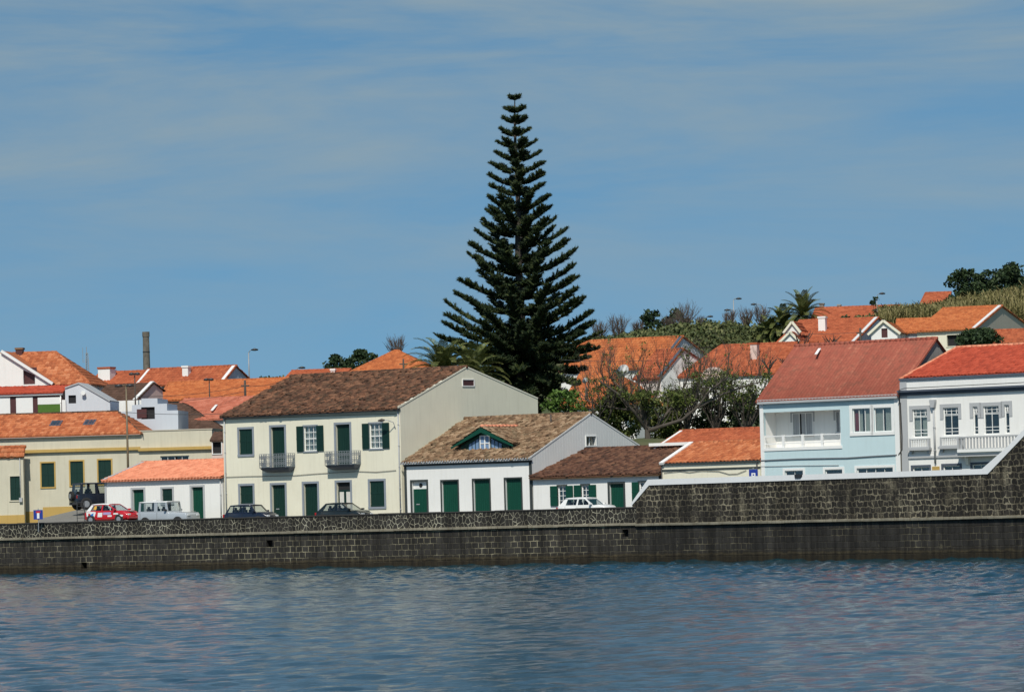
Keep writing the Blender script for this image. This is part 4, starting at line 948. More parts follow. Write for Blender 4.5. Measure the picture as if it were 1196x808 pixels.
# white garden wall strip
def wall_thing(name, label, uvs, D, depth, mat, ang=5, drop=4, cat='wall', top=None, hole=None, holemat=None):
    u1, v1 = uvs[-1]; H = House(name, label, cat, uvs[0][0], u1, v1, D, ang, drop); F = H.front
    pl = [F.px(u, v) for u, v in uvs]; poly = [(pl[0][0], -1), (pl[-1][0], -1)]+list(reversed(pl))
    m = MB()
    if hole:
        r = F.rect(*hole); hp = [(r[0], r[1]), (r[2], r[1]), (r[2], r[3]), (r[0], r[3])]; m.panel(F.P, poly, [hp], 0, .3); m.panel(lambda a, b, c: F.P(a, b, -depth), poly, [])
        n = len(poly); m.add([F.P(a, b, 0) for a, b in poly]+[F.P(a, b, -depth) for a, b in poly], [(i, (i+1) % n, n+(i+1) % n, n+i) for i in range(n)])
        m.build('wall', mat, H.root); w_ = MB().box(F.P, r[0], r[2], r[1], r[3], -.28, -.2).build('window', M['room'], H.root)
        MB().box(F.P, r[0]-.35, (r[0]*.6+r[2]*.4), r[1]+.1, r[3]-.15, .0, .05).build('shutter', M['maroon'], w_)
    else: m.prism(F.P, poly, 0, -depth).build('wall', mat, H.root)
    return H
wall_thing('garden_wall', 'low white wall strip in front of the brown roof, left of the stepped gable', [(126, 468.5), (165, 467)], 350, .3, M['white'])
wall_thing('stepped_gable_building', 'grey blue building with stepped gable and one dark window', [(140, 481), (154, 480), (154.2, 473), (165, 472.3), (165.2, 465.3), (183.8, 465), (184, 471.5), (195, 471.2), (195.2, 479.3), (208, 479), (208.2, 500)], 343, 5, M['bluegrey'], cat='building', hole=(165, 475.3, 180.8, 489.3))
H = bg('brown_roof_house', 'house with dark brown sheet roof and white edged pinkish gable behind the stepped gable', 108, 160, 467, 352, 26, 4, M['t_umber'], M['pink'], apex=(179, 447.5), far=(190, 456), verge=M['white_paint'], amp=.02, cap=False)
H = bg('terrace_house', 'orange roofed house with wide white chimney at the skyline above the lean-to', 100, 160, 449.5, 374, 20, 5, M['t_deep'], M['white'], apex=(177.5, 434), far=(194, 450))
H.chimney(114.3, 428.5, 128.5, 445.5, 2.0, 1.1, M['white'], M['t_deep'])
H.chimney(122, 432, 134, 440, 3.5, .3, M['white'], M['white'], caph=.1)
H = bg('long_orange_house', 'long orange roofed house at the skyline with slim white chimney and grey gable', 159, 261, 446, 371, 22, 5, M['t_deep'], M['lightgrey'], apex=(275, 428.3), far=(293, 445.5), verge=M['white_paint'], gable=M['bluegrey']); H.verge(M['white_paint'], w=.22, side='left', back=False)
H.chimney(212.6, 427, 219.6, 440.5, 2.6, .6, M['white'], M['white_paint'])
H = bg('bright_orange_house', 'house with wide bright orange roof below the long skyline house', 186, 350, 461.5, 362, 18, 4, M['t_bright'], M['tan'], y=5.2, rpx=(250, 446), W=9, hipL=(197, 448.5))
H = bg('salmon_roof_house', 'house with faded salmon red hipped roof left of the cream house roof', 186, 300, 487, 350, 20, 4, M['t_rose'], M['white'], y=5.5, rpx=(250, 464.5), W=10, hipL=None, hipR=2.5, amp=.02, cap=False)
a = H.ypx(247.5, 482, 1.2); b = H.ypx(253, 475.5, 2.9); MB().bar(a+Vector((0, 0, .2)), b+Vector((0, 0, .2)), .22, .06).build('roof_strip', M['white'], H.roof_obj)
H = bg('brown_hip_house', 'house with dark brown ribbed roof sloping down to the cream house', 150, 268, 505, 349, 8, 3.2, M['t_umber'], M['pink'], y=5.2, rpx=(212, 471), W=9, hipR=(213, 471), amp=.03, cap=False)
H = House('pink_annex', 'small pale pink annex with a dark opening between garage block and cream house', 'building', 247, 275, 514, 333, 6, 5)
H.ridge(y=2, ridge_px=(255, 505), W=4); H.window(H.front.rect(248.5, 516, 258.5, 529.5), kind='dark', smat=M['white_paint'], sw=.06); H.walls(M['pink']); H.roof(M['t_umber'], oh=.1, cap=False)

# behind the cream house
H = bg('pyramid_roof_house', 'house with pointed orange hipped roof above the cream house beside the palm', 398, 512, 437, 380, 8, 5, M['t_bright'], M['white'], y=5.0, rpx=(463, 410.8), W=10, hipL=(460, 411), hipR=(466, 411))
H = bg('low_orange_house', 'thin orange roof showing above the left of the cream house ridge', 335, 402, 439, 395, 8, 5, M['t_deep'], M['white'], y=3, rpx=(380, 433), W=6)
H.chimney(386, 430.5, 391, 436, 2.0, .6, M['white'], M['white'])
# behind the big tree
H = bg('upper_orange_house', 'white walled house with large bright orange roof behind the bare tree', 655, 772, 428, 392, 30, 4.5, M['t_bright'], M['white'], apex=(797, 394), far=(824, 415), verge=M['slate'], gable=M['greywhite'])
H = bg('lower_orange_house', 'house with steep orange roof below the upper orange house, right of the tall conifer', 655, 742, 472, 374, 22, 3.5, M['t_bright'], M['white'], y=6.0, rpx=(690, 431), W=11, hipR=(706, 431))
H = bg('slate_edged_house', 'white gabled house with dark edged gable between two orange roofs', 742, 772, 440, 381, 42, 5, M['t_deep'], M['white'], apex=(798, 408.5), far=(822, 424), verge=M['slate'])
H = bg('pink_chimney_house', 'long orange roofed house with pink chimney left of the pale blue house', 792, 936, 434, 379, 20, 9.5, M['t_deep'], M['white'], y=5.2, rpx=(870, 403.5), W=10, hipL=(842, 406), wins=(('f', 820, 452, 828, 466), ('f', 850, 452, 858, 466)))
H.chimney(876, 400, 884.3, 420.5, 2.6, .8, M['pink'], M['t_deep'])
m = MB().prism(lambda a, b, c: H.front.P(a, b, c), [(H.front.px(834, 440)[0]+1.2*math.cos(t), H.front.px(834, 443)[1]+1.1*math.sin(t)) for t in np.linspace(0, math.pi, 12)], .02, .3); m.build('arched_canopy', M['pink'], H.root)
H = bg('wide_orange_house', 'wide orange roofed house with tall white chimney and two small cream edged front gables', 903, 996, 402, 398, 16, 5, M['t_deep'], M['white'], apex=(1025, 372), far=(1052, 395), verge=M['white_paint'], W=None)
H.chimney(955.4, 369.5, 964, 388, 2.2, .8, M['white'], M['white_paint'])
for i, (ua, va, ul, ur, vb, yy) in enumerate(((925.3, 375.8, 917, 933.5, 387.5, .6), (923, 387.6, 907.5, 936.5, 403, -1.0))):
    pa, pl_, pr = H.ypx(ua, va, yy), H.ypx(ul, vb, yy), H.ypx(ur, vb, yy); zb_ = (pl_.z+pr.z)/2
    GP = lambda a, b, c, yy=yy: Vector((a, yy-c, b))
    part = MB().prism(GP, [(pl_.x, zb_-(3 if i else .3)), (pr.x, zb_-(3 if i else .3)), (pr.x, zb_), (pa.x, pa.z), (pl_.x, zb_)], 0, -.2).build('front_gable', M['white'], H.root)
    m = MB().bar(GP(pl_.x-.15, zb_-.1, .1), GP(pa.x, pa.z, .1), .3, .2).bar(GP(pr.x+.15, zb_-.1, .1), GP(pa.x, pa.z, .1), .3, .2); m.build('verge', M['cream'], part)
    acc = new_acc(); g = Vector((pa.x-pl_.x, 0, pa.z-zb_)); tiles(acc, (pl_.x, yy, zb_), (0, 1, 0), g, lambda t: 0, lambda t: 3.5, g.length, cw=.3, rl=.45); g = Vector((pa.x-pr.x, 0, pa.z-zb_)); tiles(acc, (pr.x, yy, zb_), (0, 1, 0), g, lambda t: 0, lambda t: 3.5, g.length, cw=.3, rl=.45)
    acc_build(acc, 'gable_roof', M['t_deep'], part)
# white gable house and its big neighbour on the right
H = House('white_gable_house', 'small white house whose cream edged gable with dark window faces the harbour', 'house', 1017.5, 1048, 388, 396, 12, 3.5); F = H.front
pa = F.px(1031.8, 375.5); Lw = H.L; dep = 9; lz = pa[1]-H.h
poly = [(0, -1), (Lw, -1), (Lw, H.h), (pa[0], pa[1]), (0, H.h)]; r = F.rect(1029.5, 383.5, 1036.6, 394.3)
m = MB().panel(F.P, poly, [[(r[0], r[1]), (r[2], r[1]), (r[2], r[3]), (r[0], r[3])]], 0, .25); m.panel(lambda a, b, c: F.P(a, b, -dep), poly, [])
m.add([F.P(0, -1, 0), F.P(0, H.h, 0), F.P(0, H.h, -dep), F.P(0, -1, -dep), F.P(Lw, -1, 0), F.P(Lw, H.h, 0), F.P(Lw, H.h, -dep), F.P(Lw, -1, -dep)], [(0, 1, 2, 3), (4, 5, 6, 7)])
m.build('wall', M['white'], H.root); MB().box(F.P, r[0], r[2], r[1], r[3], -.24, -.12).build('window', M['maroon'], H.root)
m = MB().bar(F.P(-.3, H.h-.15, .12), F.P(*pa, .12)+Vector((0, 0, .08)), .3, .22).bar(F.P(Lw+.3, H.h-.15, .12), F.P(*pa, .12)+Vector((0, 0, .08)), .3, .22); m.build('verge', M['cream'], H.root)
acc = new_acc()
for xx in (-.2, Lw+.2):
    g = Vector((pa[0]-xx, 0, lz+.08)); tiles(acc, (xx, 0, H.h-.08), (0, 1, 0), g, lambda t: 0, lambda t: dep, g.length, cw=.3, rl=.45)
acc_build(acc, 'roof', M['t_bright'], H.root); c = H.mat @ Vector((2, 4, 0)); GROUND_PTS.append((c.x, c.y, H.zb))
H = bg('connecting_wing', 'low orange roofed wing joining the white gable house to the cream house', 1046, 1090, 387, 402, 8, 3.5, M['t_bright'], M['greywhite'], y=4.5, rpx=(1070, 373.5), W=9)
H = bg('hillside_cream_house', 'long cream house with bright orange roof high on the right behind the round hedge', 1071, 1139.5, 383.8, 396, 24, 4, M['t_bright'], M['cream'], apex=(1169.5, 358.2), far=(1196, 378), verge=M['white_paint'], gable=M['tan'], wins=(('f', 1083, 394, 1094, 401, 'dark'), ('f', 1106, 391, 1126, 404, 'dark')))
H = bg('red_edge_roof', 'bit of orange roof at the right edge behind the round hedge', 1160, 1230, 398, 386, 10, 3, M['t_deep'], M['white'], y=3.0, rpx=(1190, 386), W=6)
H = bg('ridge_top_house', 'little cream house with red roof alone on the hilltop left of the dark trees', 1075, 1107, 354.5, 470, 10, 3, M['t_deep'], M['cream'], y=4.2, rpx=(1090, 342.8), W=8, hipL=(1081, 343), cw=.4, wins=(('f', 1094, 356, 1097, 360, 'dark'),))
H = bg('distant_roof_house', 'distant low orange roof between the palms and the cane field', 948, 1046, 371, 462, 10, 4, M['t_deep'], M['white'], y=5, rpx=(990, 359.5), W=9, cw=.4)
H.chimney(978, 355.5, 981.5, 360, 5, .8, M['cement'], M['cement']); H.chimney(957, 354, 962, 360, 5, .8, M['cement'], M['cement'])
# ------------------------------------------------------------------ vegetation
def quads(C, U, Vv):   # many little leaf faces
    n = len(C); V = np.empty((n, 4, 3)); V[:, 0] = C-U-Vv; V[:, 1] = C+U-Vv; V[:, 2] = C+U+Vv; V[:, 3] = C-U+Vv
    return V.reshape(-1, 3), np.arange(n*4).reshape(-1, 4)
def rdir(n):
    d = rng.normal(size=(n, 3)); return d/np.linalg.norm(d, axis=1)[:, None]
def leaf_cloud(clumps, per, size, flat=.5):
    """clumps: (x,y,z,rx,ry,rz); leaves crowd towards each clump's skin and leave gaps between clumps"""
    Cs = []
    for (x, y, z, a, b, c) in clumps:
        n = int(per*(a*b*c)**.66)+6; d = rdir(n); r = rng.random(n)**.45; Cs.append(np.array([x, y, z])+d*r[:, None]*np.array([a, b, c]))
    C = np.vstack(Cs); n = len(C); u = rdir(n); w = np.cross(u, rdir(n)); w /= np.linalg.norm(w, axis=1)[:, None]
    s = size*(.6+.8*rng.random(n))[:, None]; return quads(C, u*s, w*s*flat)
M['l_dark'] = leaf_mat('dark_tree_leaves', (.010, .022, .010), (.030, .052, .020), (.06, .085, .032))
M['l_mid'] = leaf_mat('green_leaves', (.035, .055, .012), (.095, .125, .030), (.17, .18, .055))
M['l_bright'] = leaf_mat('fresh_green_leaves', (.028, .06, .010), (.065, .12, .02), (.12, .19, .04))
M['l_scrub'] = leaf_mat('scrub_leaves', (.035, .050, .018), (.085, .10, .035), (.15, .15, .06))
M['l_cane'] = leaf_mat('cane_leaves', (.07, .075, .025), (.19, .165, .065), (.32, .27, .13))
M['l_conifer'] = leaf_mat('conifer_needles', (.006, .014, .007), (.022, .038, .014), (.075, .09, .028), spread=.5)
M['l_palm'] = leaf_mat('palm_leaflets', (.04, .055, .015), (.12, .14, .04), (.25, .24, .09))
M['bark'] = paint('bark', (.055, .045, .038), .9, .4, scale=3)
M['bark_pale'] = paint('pale_bark', (.13, .115, .095), .9, .4, scale=3)
M['twig_grey'] = paint('grey_brown_bark', (.075, .062, .050), .9, .35); M['twig'] = paint('bare_twigs', (.10, .075, .06), .9, .3)
M['twig_dark'] = paint('dark_bare_twigs', (.055, .04, .032), .9, .3)

def envelope(v, tab):
    return float(np.interp(v, [t[0] for t in tab], [t[1] for t in tab]))
def araucaria():
    D = 347; top = at(601, 113, D); s = D/FPX; base_z = 6.5; x0, y0 = top.x, D
    GROUND_PTS.append((x0, y0, base_z))
    root = empty('conifer_tree', (x0, y0, base_z)); tag(root, 'very tall dark green conifer with tiered whorled branches towering over the roofs', 'tree')
    H = top.z-base_z; tr = MB(); n = 24
    tr.tube([(math.sin(i*.8)*.05, math.cos(i*.7)*.05, H*i/n) for i in range(n+1)], [.48*(1-i/n)**.8+.03 for i in range(n+1)], 10); tr.build('trunk', M['bark'], root, True)
    tab = [(113, 4), (116, 9), (125, 12), (135, 15), (150, 19), (168, 25), (190, 30), (203, 36), (214, 34), (230, 41), (250, 50), (265, 52), (276, 61), (290, 63), (304, 74), (319, 72), (330, 77), (346, 95), (358, 98), (383, 106), (400, 102), (425, 92), (445, 82), (465, 66), (480, 50)]
    br = MB(); axes = []
    v = 114.0; k = 0
    while v < 492:
        rr_ = envelope(v, tab)*s; f = (v-113)/380
        nb = 5 if f < .12 else (6 if f < .3 else 8); rise = rr_*(.48-.17*min(1, f*1.5)) if f < .68 else rr_*(.31-.85*(f-.68)/.32)
        zt = (598.0-v)*s; zt = H-(v-113)*s; ph = random.random()*6.28
        for b in range(nb):
            if random.random() < .03 and f > .1: continue
            az = ph+b*2*math.pi/nb+random.uniform(-.26, .26); r = rr_*random.uniform(.84, 1.05)*(1 if f < .15 else random.uniform(.88, 1.04))
            zz = zt-rise*random.uniform(.85, 1.1); rise_b = (zt-zz)*random.uniform(.85, 1.1); nseg = 7; pts = []
            for j in range(nseg+1):
                t = j/nseg; sag = -.035*r*math.sin(math.pi*t)*(1+f)
                pts.append(np.array([math.cos(az)*r*t, math.sin(az)*r*t, zz+rise_b*(t**(1.15 if f < .3 else 1.6))+sag]))
            br.tube(pts, [.055*(1-.8*j/nseg)*(0.4+f) for j in range(nseg+1)], 4, False); axes.append((pts, r, f, az))
        v += 12.6+2.4*f+random.uniform(-.8, .8); k += 1
    br.build('limb_framework', M['bark'], root)
    # rope-like branchlets clothed in needles
    P0, P1, RD = [], [], []
    for pts, r, f, az in axes:
        pts = np.array(pts); start = .10 if f < .06 else max(.12, .34-.45*f)
        n = int(r*(1-start)/.10)+4
        lat = np.array([-math.sin(az), math.cos(az), 0]); outw = np.array([math.cos(az), math.sin(az), .25])
        gaps = [random.uniform(.25, .8) for _ in range(2)]
        for i in range(n):
            t = start+(1-start)*(i+random.random()*.6)/n; t = min(t, .995)
            if r > 1.6 and any(abs(t-g) < .025 for g in gaps): continue
            q = t*(len(pts)-1); a = int(q); p = pts[a]+(pts[min(a+1, len(pts)-1)]-pts[a])*(q-a)
            ln = (.30+.42*min(1, r/4.5))*min(1, (1-t)*1.6+.62)*random.uniform(.7, 1.15)*(.7+.5*math.sin(i*.55+az*3)**2)
            for sd in (-1, 1):
                d = outw*random.uniform(.25, .6)+lat*sd*random.uniform(.3, 1.0)+np.array([0, 0, random.uniform(.10, .62)]); d /= np.linalg.norm(d)
                P0.append(p); P1.append(p+d*ln); RD.append(.14+.06*random.random())
        P0.append(pts[-2]); P1.append(pts[-1]+(pts[-1]-pts[-2])*.3+np.array([0, 0, .08])); RD.append(.17)
    P0 = np.array(P0); P1 = np.array(P1); RD = np.array(RD); nb = len(P0); K = 26
    d = P1-P0; ln = np.linalg.norm(d, axis=1); dn = d/ln[:, None]
    t = rng.random((nb, K)); c = P0[:, None]+d[:, None]*t[..., None]
    o = rng.normal(size=(nb, K, 3)); o -= (o*dn[:, None]).sum(2)[..., None]*dn[:, None]; o /= np.linalg.norm(o, axis=2)[..., None]
    tip = c+o*RD[:, None, None]*(.7+.6*rng.random((nb, K, 1)))+dn[:, None]*.16; w = np.cross(np.broadcast_to(dn[:, None], o.shape), o)*.028
    V = np.stack([c-w, c+w, tip], 2).reshape(-1, 3); np_mesh('foliage', V, np.arange(len(V)).reshape(-1, 3), M['l_conifer'], root)
    # solid cores of the ropes
    u = np.cross(dn, np.array([.3, .2, .93])); u /= np.linalg.norm(u, axis=1)[:, None]; w2 = np.cross(dn, u); R0 = (RD*.62)[:, None]
    ring = [u, (-.5*u+.866*w2), (-.5*u-.866*w2)]
    V = np.stack([P0+x*R0 for x in ring]+[P1+x*R0*.55 for x in ring], 1).reshape(-1, 3); b = np.arange(nb)[:, None]*6
    F = np.vstack([b+np.array([[i, (i+1) % 3, 3+(i+1) % 3, 3+i]]) for i in range(3)]); np_mesh('branchlets', V, F, M['l_conifer'], root)
araucaria()

def palm(name_label, u, v, D, rad, nf=46, trunk_h=5, droop=1.0, group=None, sc_=1.0, cat='palm tree'):
    p = at(u, v, D); root = empty('palm_tree', (p.x, p.y, p.z-trunk_h)); tag(root, name_label, cat, group); GROUND_PTS.append((p.x, p.y, p.z-trunk_h))
    t = MB(); n = 14
    t.tube([(0, 0, trunk_h*i/n-.3) for i in range(n+1)], [.32+.04*(i % 2) for i in range(n+1)], 10); t.build('trunk', M['bark'], root)
    Cn, U_, W_ = [], [], []; st = MB()
    for k in range(nf):
        az = k*2.39996+random.uniform(-.2, .2); el = math.radians(88-118*((k+.5)/nf)**.85); L = rad*random.uniform(.92, 1.15)*(1.0+.12*math.sin(el)); pts = []
        pos = np.array([0, 0, trunk_h+.0]); e = el; ns = 10
        for j in range(ns+1):
            pts.append(pos.copy()); dd = np.array([math.cos(az)*math.cos(e), math.sin(az)*math.cos(e), math.sin(e)]); pos = pos+dd*L/ns; e -= (.05+.115*j/ns)*droop*(.7+.6*math.cos(e))
        st.tube(pts, [.035*(1-.8*j/ns) for j in range(ns+1)], 4, False); pts = np.array(pts)
        side = np.array([-math.sin(az), math.cos(az), 0]); m = 34
        for j in range(m):
            tt = .10+.9*j/m; q = tt*ns; a = min(int(q), ns-1); c = pts[a]+(pts[a+1]-pts[a])*(q-a); fw = pts[a+1]-pts[a]; fw /= np.linalg.norm(fw); up = np.cross(side, fw)
            if up[2] < 0: up = -up
            ll = .52*sc_*(math.sin(math.pi*(.12+.82*tt))**.6)
            for sd in (-1, 1):
                ld = side*sd*.75+fw*.55+up*.30+np.array([0, 0, -.12]); ld /= np.linalg.norm(ld); wd = np.cross(ld, up); wd /= np.linalg.norm(wd)
                Cn.append(c+ld*ll*.5); U_.append(ld*ll*.5); W_.append(wd*.026*sc_)
    st.build('frond_stems', M['l_palm'], root); V, F = quads(np.array(Cn), np.array(U_), np.array(W_)); np_mesh('crown', V, F, M['l_palm'], root)
palm('broad date palm with arching fronds behind the cream house ridge, left of the tall conifer', 518, 436, 334, 3.1, 80, 8, 1.35)
palm('second lower palm half hidden between the broad palm and the tall conifer', 552, 441, 338, 2.9, 50, 7, 1.15)
palm('tallest palm with upright crown on the hillside above the wide orange roof', 938, 368, 416, 2.4, 46, 5, .9, sc_=.9)
palm('dark drooping palm just left of the tallest hillside palm', 915, 380, 418, 2.2, 40, 4, 1.1, sc_=.9)
palm('lowest palm at the left end of the hillside palms', 900, 391, 419, 2.0, 36, 3, 1.1, sc_=.85)

def crown_tree(name, label, u0, u1, vt, vb, D, mat, cat='tree', per=230, size=.13, nc=None, group=None, trunk=True, seed=None, flat=.55, aspect=1.0, barkm='bark'):
    if seed is not None: random.seed(seed)
    a, b = at((u0+u1)/2, vt, D), at((u0+u1)/2, vb, D); w = (u1-u0)*D/FPX/2; h = (a.z-b.z); base = b.z-1.2
    root = empty(name, (a.x, D, base)); tag(root, label, cat, group); GROUND_PTS.append((a.x, D, base)); nc = nc or int(10+w*h*1.3)
    cl = []
    for i in range(nc):
        t = random.random(); zz = h*(.06+.9*t)+1.2; wf = w*(math.sin(math.pi*(.22+.70*t))**.8)
        an = random.random()*6.28; rr_ = math.sqrt(random.random()); s = random.uniform(.16, .30)*min(w, h)+.15
        cl.append((math.cos(an)*rr_*max(.1, wf-s*.4), math.sin(an)*rr_*max(.1, wf-s*.4)*aspect, min(zz, h+1.2-s*.6), s*1.15, s*1.15, s*.8))
    if trunk:
        t = MB(); th = h*.5+1.2; t.tube([(0, 0, -.5), (.05*w, 0, th*.5), (0, .03*w, th)], [.07*h**.8+.05, .05*h**.8+.03, .03*h**.8], 7)
        for c in cl[::2]: t.tube([(0, 0, th*random.uniform(.35, .9)), (c[0]*.5, c[1]*.5, (th*.7+c[2])*.5), (c[0], c[1], c[2])], [.05, .035, .012], 4, False)
        t.build('trunk', M[barkm], root)
    V, F = leaf_cloud(cl, per, size, flat); np_mesh('crown', V, F, M[mat], root); return root
def twig_tree(name,  label, u, vb, D, h, spread, mat='twig', n0=9, levels=4, cat='bare tree', r0=.10, group=None, up=.25, stems=None, leaves=None, seed=None, fan=1.0, th=0):
    if seed is not None: random.seed(seed)
    p = at(u, vb, D); root = empty(name, (p.x, D, p.z-th)); tag(root, label, cat, group); GROUND_PTS.append((p.x, D, p.z-th)); mb = MB(); tips = []
    if th: mb.tube([(0, 0, -.3), (0, 0, th)], [r0*1.5, r0*1.1], 6)
    def grow(pos, d, ln, r, lv):
        k = 4; pts = [pos]; 
        for j in range(k):
            d = (d+Vector((random.gauss(0, .10), random.gauss(0, .10), random.gauss(.02, .05)+up*.12))).normalized(); pos = pos+d*ln/k; pts.append(pos)
        mb.tube(pts, [r*(1-.45*j/k) for j in range(k+1)], 5 if lv > 1 else 3, False)
        tips.append((pts[-1], lv)); 
        if lv == 0: return
        for i in range(random.choice((2, 3, 3)) if lv > 1 else random.choice((3, 4))):
            q = pts[random.randint(2, k)]; a = Vector((random.gauss(0, 1), random.gauss(0, 1), random.gauss(.15, .7))).normalized()
            grow(q, (d*1.0+a*random.uniform(.35, .7)).normalized(), ln*random.uniform(.55, .78), r*.55, lv-1)
    if stems:
        for (pts, r) in stems:
            pts = [Vector(q) for q in pts]; mb.tube(pts, [r*(1-.6*i/(len(pts)-1)) for i in range(len(pts))], 8, False)
            for i in range(1, len(pts)):
                for rep in range(3 if i < len(pts)-1 else 5):
                    d = ((pts[i]-pts[i-1]).normalized()*.45+Vector((random.gauss(0, .45)*fan, random.gauss(0, .4), random.uniform(.5, 1.3)))).normalized()
                    q = pts[i-1].lerp(pts[i], random.uniform(.4, 1)); grow(q, d, h*random.uniform(.7, 1.1), max(.035, r*.30*(1-.4*i/len(pts))), levels-1)
    else:
        for i in range(n0):
            az = i*2.4; d = Vector((math.cos(az)*spread, math.sin(az)*spread, 1)).normalized(); grow(Vector((0, 0, th)), d, h*.42, r0, levels-1)
    mb.build('bare_crown', M[mat], root)
    if leaves:
        per, size, lm, fn = leaves; cl = []
        for t_, lv in tips:
            if lv <= 2 and fn(t_): s = random.uniform(.22, .5); cl.append((t_.x, t_.y, t_.z, s, s, s*.7))
        if cl: V, F = leaf_cloud(cl, per, size, .5); np_mesh('foliage', V, F, M[lm], root)
    return root

# the big spreading half bare tree behind the cottages
D = 331; o = at(757, 512, D)
def L_(u, v, dy=0): q = at(u, v, D+dy); return Vector((q.x-o.x, q.y-o.y, q.z-o.z))
stems = [([L_(757, 518), L_(756, 500), L_(752, 487)], .27),
         ([L_(754, 500), L_(740, 480, -1), L_(722, 460, -1.5), L_(700, 445, -2)], .15), ([L_(752, 490), L_(735, 465, 1), L_(712, 440, 2)], .13),
         ([L_(752, 487), L_(748, 462, 0), L_(745, 438, 1)], .14), ([L_(753, 490), L_(766, 462, 1), L_(774, 436, 1)], .14),
         ([L_(757, 503), L_(775, 497, -1), L_(797, 490, -1.5), L_(814, 476, -2), L_(828, 457, -2), L_(850, 440, -2)], .16),
         ([L_(800, 489, -1.5), L_(812, 470, -1), L_(815, 450, -1), L_(818, 430, 0)], .14), ([L_(815, 476, -2), L_(840, 462, -1), L_(866, 452, 0), L_(888, 446, 0)], .11),
         ([L_(752, 480), L_(728, 478, 2), L_(700, 474, 2), L_(680, 465, 2)], .10), ([L_(765, 500), L_(785, 475, 1), L_(800, 450, 1), L_(806, 432, 1)], .12)]
twig_tree('spreading_tree', 'wide spreading half bare tree with leaning pale limb behind the cottage roofs', 757, 512, D, 1.55, 1, 'twig_grey', levels=5, cat='tree', stems=stems, up=.45, seed=5,
          leaves=(42, .065, 'l_mid', lambda t: (t.z < 3.6 and random.random() < .42) or (t.x > 3.4 and t.z < 5 and random.random() < .10) or random.random() < .012))
for i, (u_, vb_, D_, h_, lab_) in enumerate(((702, 506, 333, 4.6, 'twiggy olive leaved tree between the spreading tree and the white boarded gable'), (836, 506, 335, 4.8, 'twiggy olive leaved tree above the rear outbuilding, right of the pale limb'), (872, 506, 334, 4.4, 'twiggy olive leaved tree close to the roof corner of the pale blue house'), (800, 508, 336, 4.2, 'low twiggy olive tree right behind the pale leaning limb'))):
    twig_tree('twiggy_tree', lab_, u_, vb_, D_, h_*1.15, .55, 'twig_grey', n0=9, levels=4, cat='tree', r0=.09, up=.35, seed=80+i, leaves=(46, .07, 'l_mid', lambda t: random.random() < .45))
# bright bush and understorey behind the white gable
crown_tree('bush', 'bright green bush behind the white boarded gable, under the tall conifer', 632, 692, 456, 486, 329, 'l_bright', cat='bush', per=210, size=.10, seed=11)
crown_tree('shade_tree', 'green leafy tree low behind the white boarded gable, left of the leaning trunk', 686, 758, 456, 512, 335, 'l_mid', per=230, size=.10, seed=12, nc=46)
crown_tree('shade_tree', 'green leafy tree around the leaning pale limb above the rear outbuilding', 752, 822, 457, 512, 337, 'l_mid', per=200, size=.10, seed=13, nc=40)
crown_tree('dark_shrub_tree', 'dark evergreen shrub tree above the rear outbuilding, left one of two', 806, 856, 466, 510, 339, 'l_dark', per=230, size=.11, seed=14, nc=34)
crown_tree('dark_shrub_tree', 'dark evergreen shrub tree touching the left wall of the pale blue house', 846, 896, 460, 510, 338, 'l_dark', per=230, size=.11, seed=15, nc=34)
crown_tree('small_green_tree', 'thin green leaved tree in front of the pink chimney house', 832, 884, 428, 508, 343, 'l_mid', per=45, size=.09, seed=16)
crown_tree('hedge_bush', 'round dark green clipped bush in front of the hillside cream house', 1114, 1172, 384, 408, 378, 'l_dark', cat='bush', per=420, size=.10, seed=17, nc=40)
# hill skyline trees
crown_tree('dark_tree', 'dark evergreen clump on the skyline left of the pyramid roof', 374, 408, 414, 436, 415, 'l_dark', per=170, size=.14, seed=21)
crown_tree('dark_tree', 'dark evergreen clump on the skyline, right of the first clump', 400, 442, 409, 436, 418, 'l_dark', per=170, size=.14, seed=22)
crown_tree('dark_tree', 'dark evergreen tree on the skyline between bare bushes above the orange roofs', 742, 778, 362, 398, 455, 'l_dark', per=150, size=.15, seed=23)
crown_tree('dark_tree', 'second dark evergreen tree on the skyline beside a tall bare bush', 772, 806, 359, 394, 458, 'l_dark', per=150, size=.15, seed=24)
crown_tree('dark_tree', 'dark low tree left of the hillside palms', 880, 912, 376, 404, 430, 'l_dark', per=150, size=.15, seed=25)
crown_tree('dark_tree', 'large dark evergreen tree on the hilltop, left of two at the right edge', 1101, 1150, 315, 358, 452, 'l_dark', per=190, size=.15, seed=26)
crown_tree('dark_tree', 'dark evergreen tree on the hilltop cut by the right edge', 1142, 1210, 308, 356, 455, 'l_dark', per=190, size=.15, seed=27)
crown_tree('dark_tree', 'dark evergreen tree on the hilltop squeezed between the two larger dark trees', 1128, 1166, 316, 356, 458, 'l_dark', per=190, size=.15, seed=37)
crown_tree('small_dark_tree', 'small dark tree on the ridge beside a street lamp', 1012, 1032, 346, 382, 440, 'l_dark', per=90, size=.13, seed=28)
crown_tree('small_dark_tree', 'small dark shrub at the left end of the cane field', 980, 998, 368, 384, 436, 'l_dark', per=90, size=.13, seed=29)
crown_tree('palm_side_shrub', 'olive shrub under the hillside palms', 905, 955, 378, 400, 420, 'l_scrub', cat='bush', per=150, size=.13, seed=30)
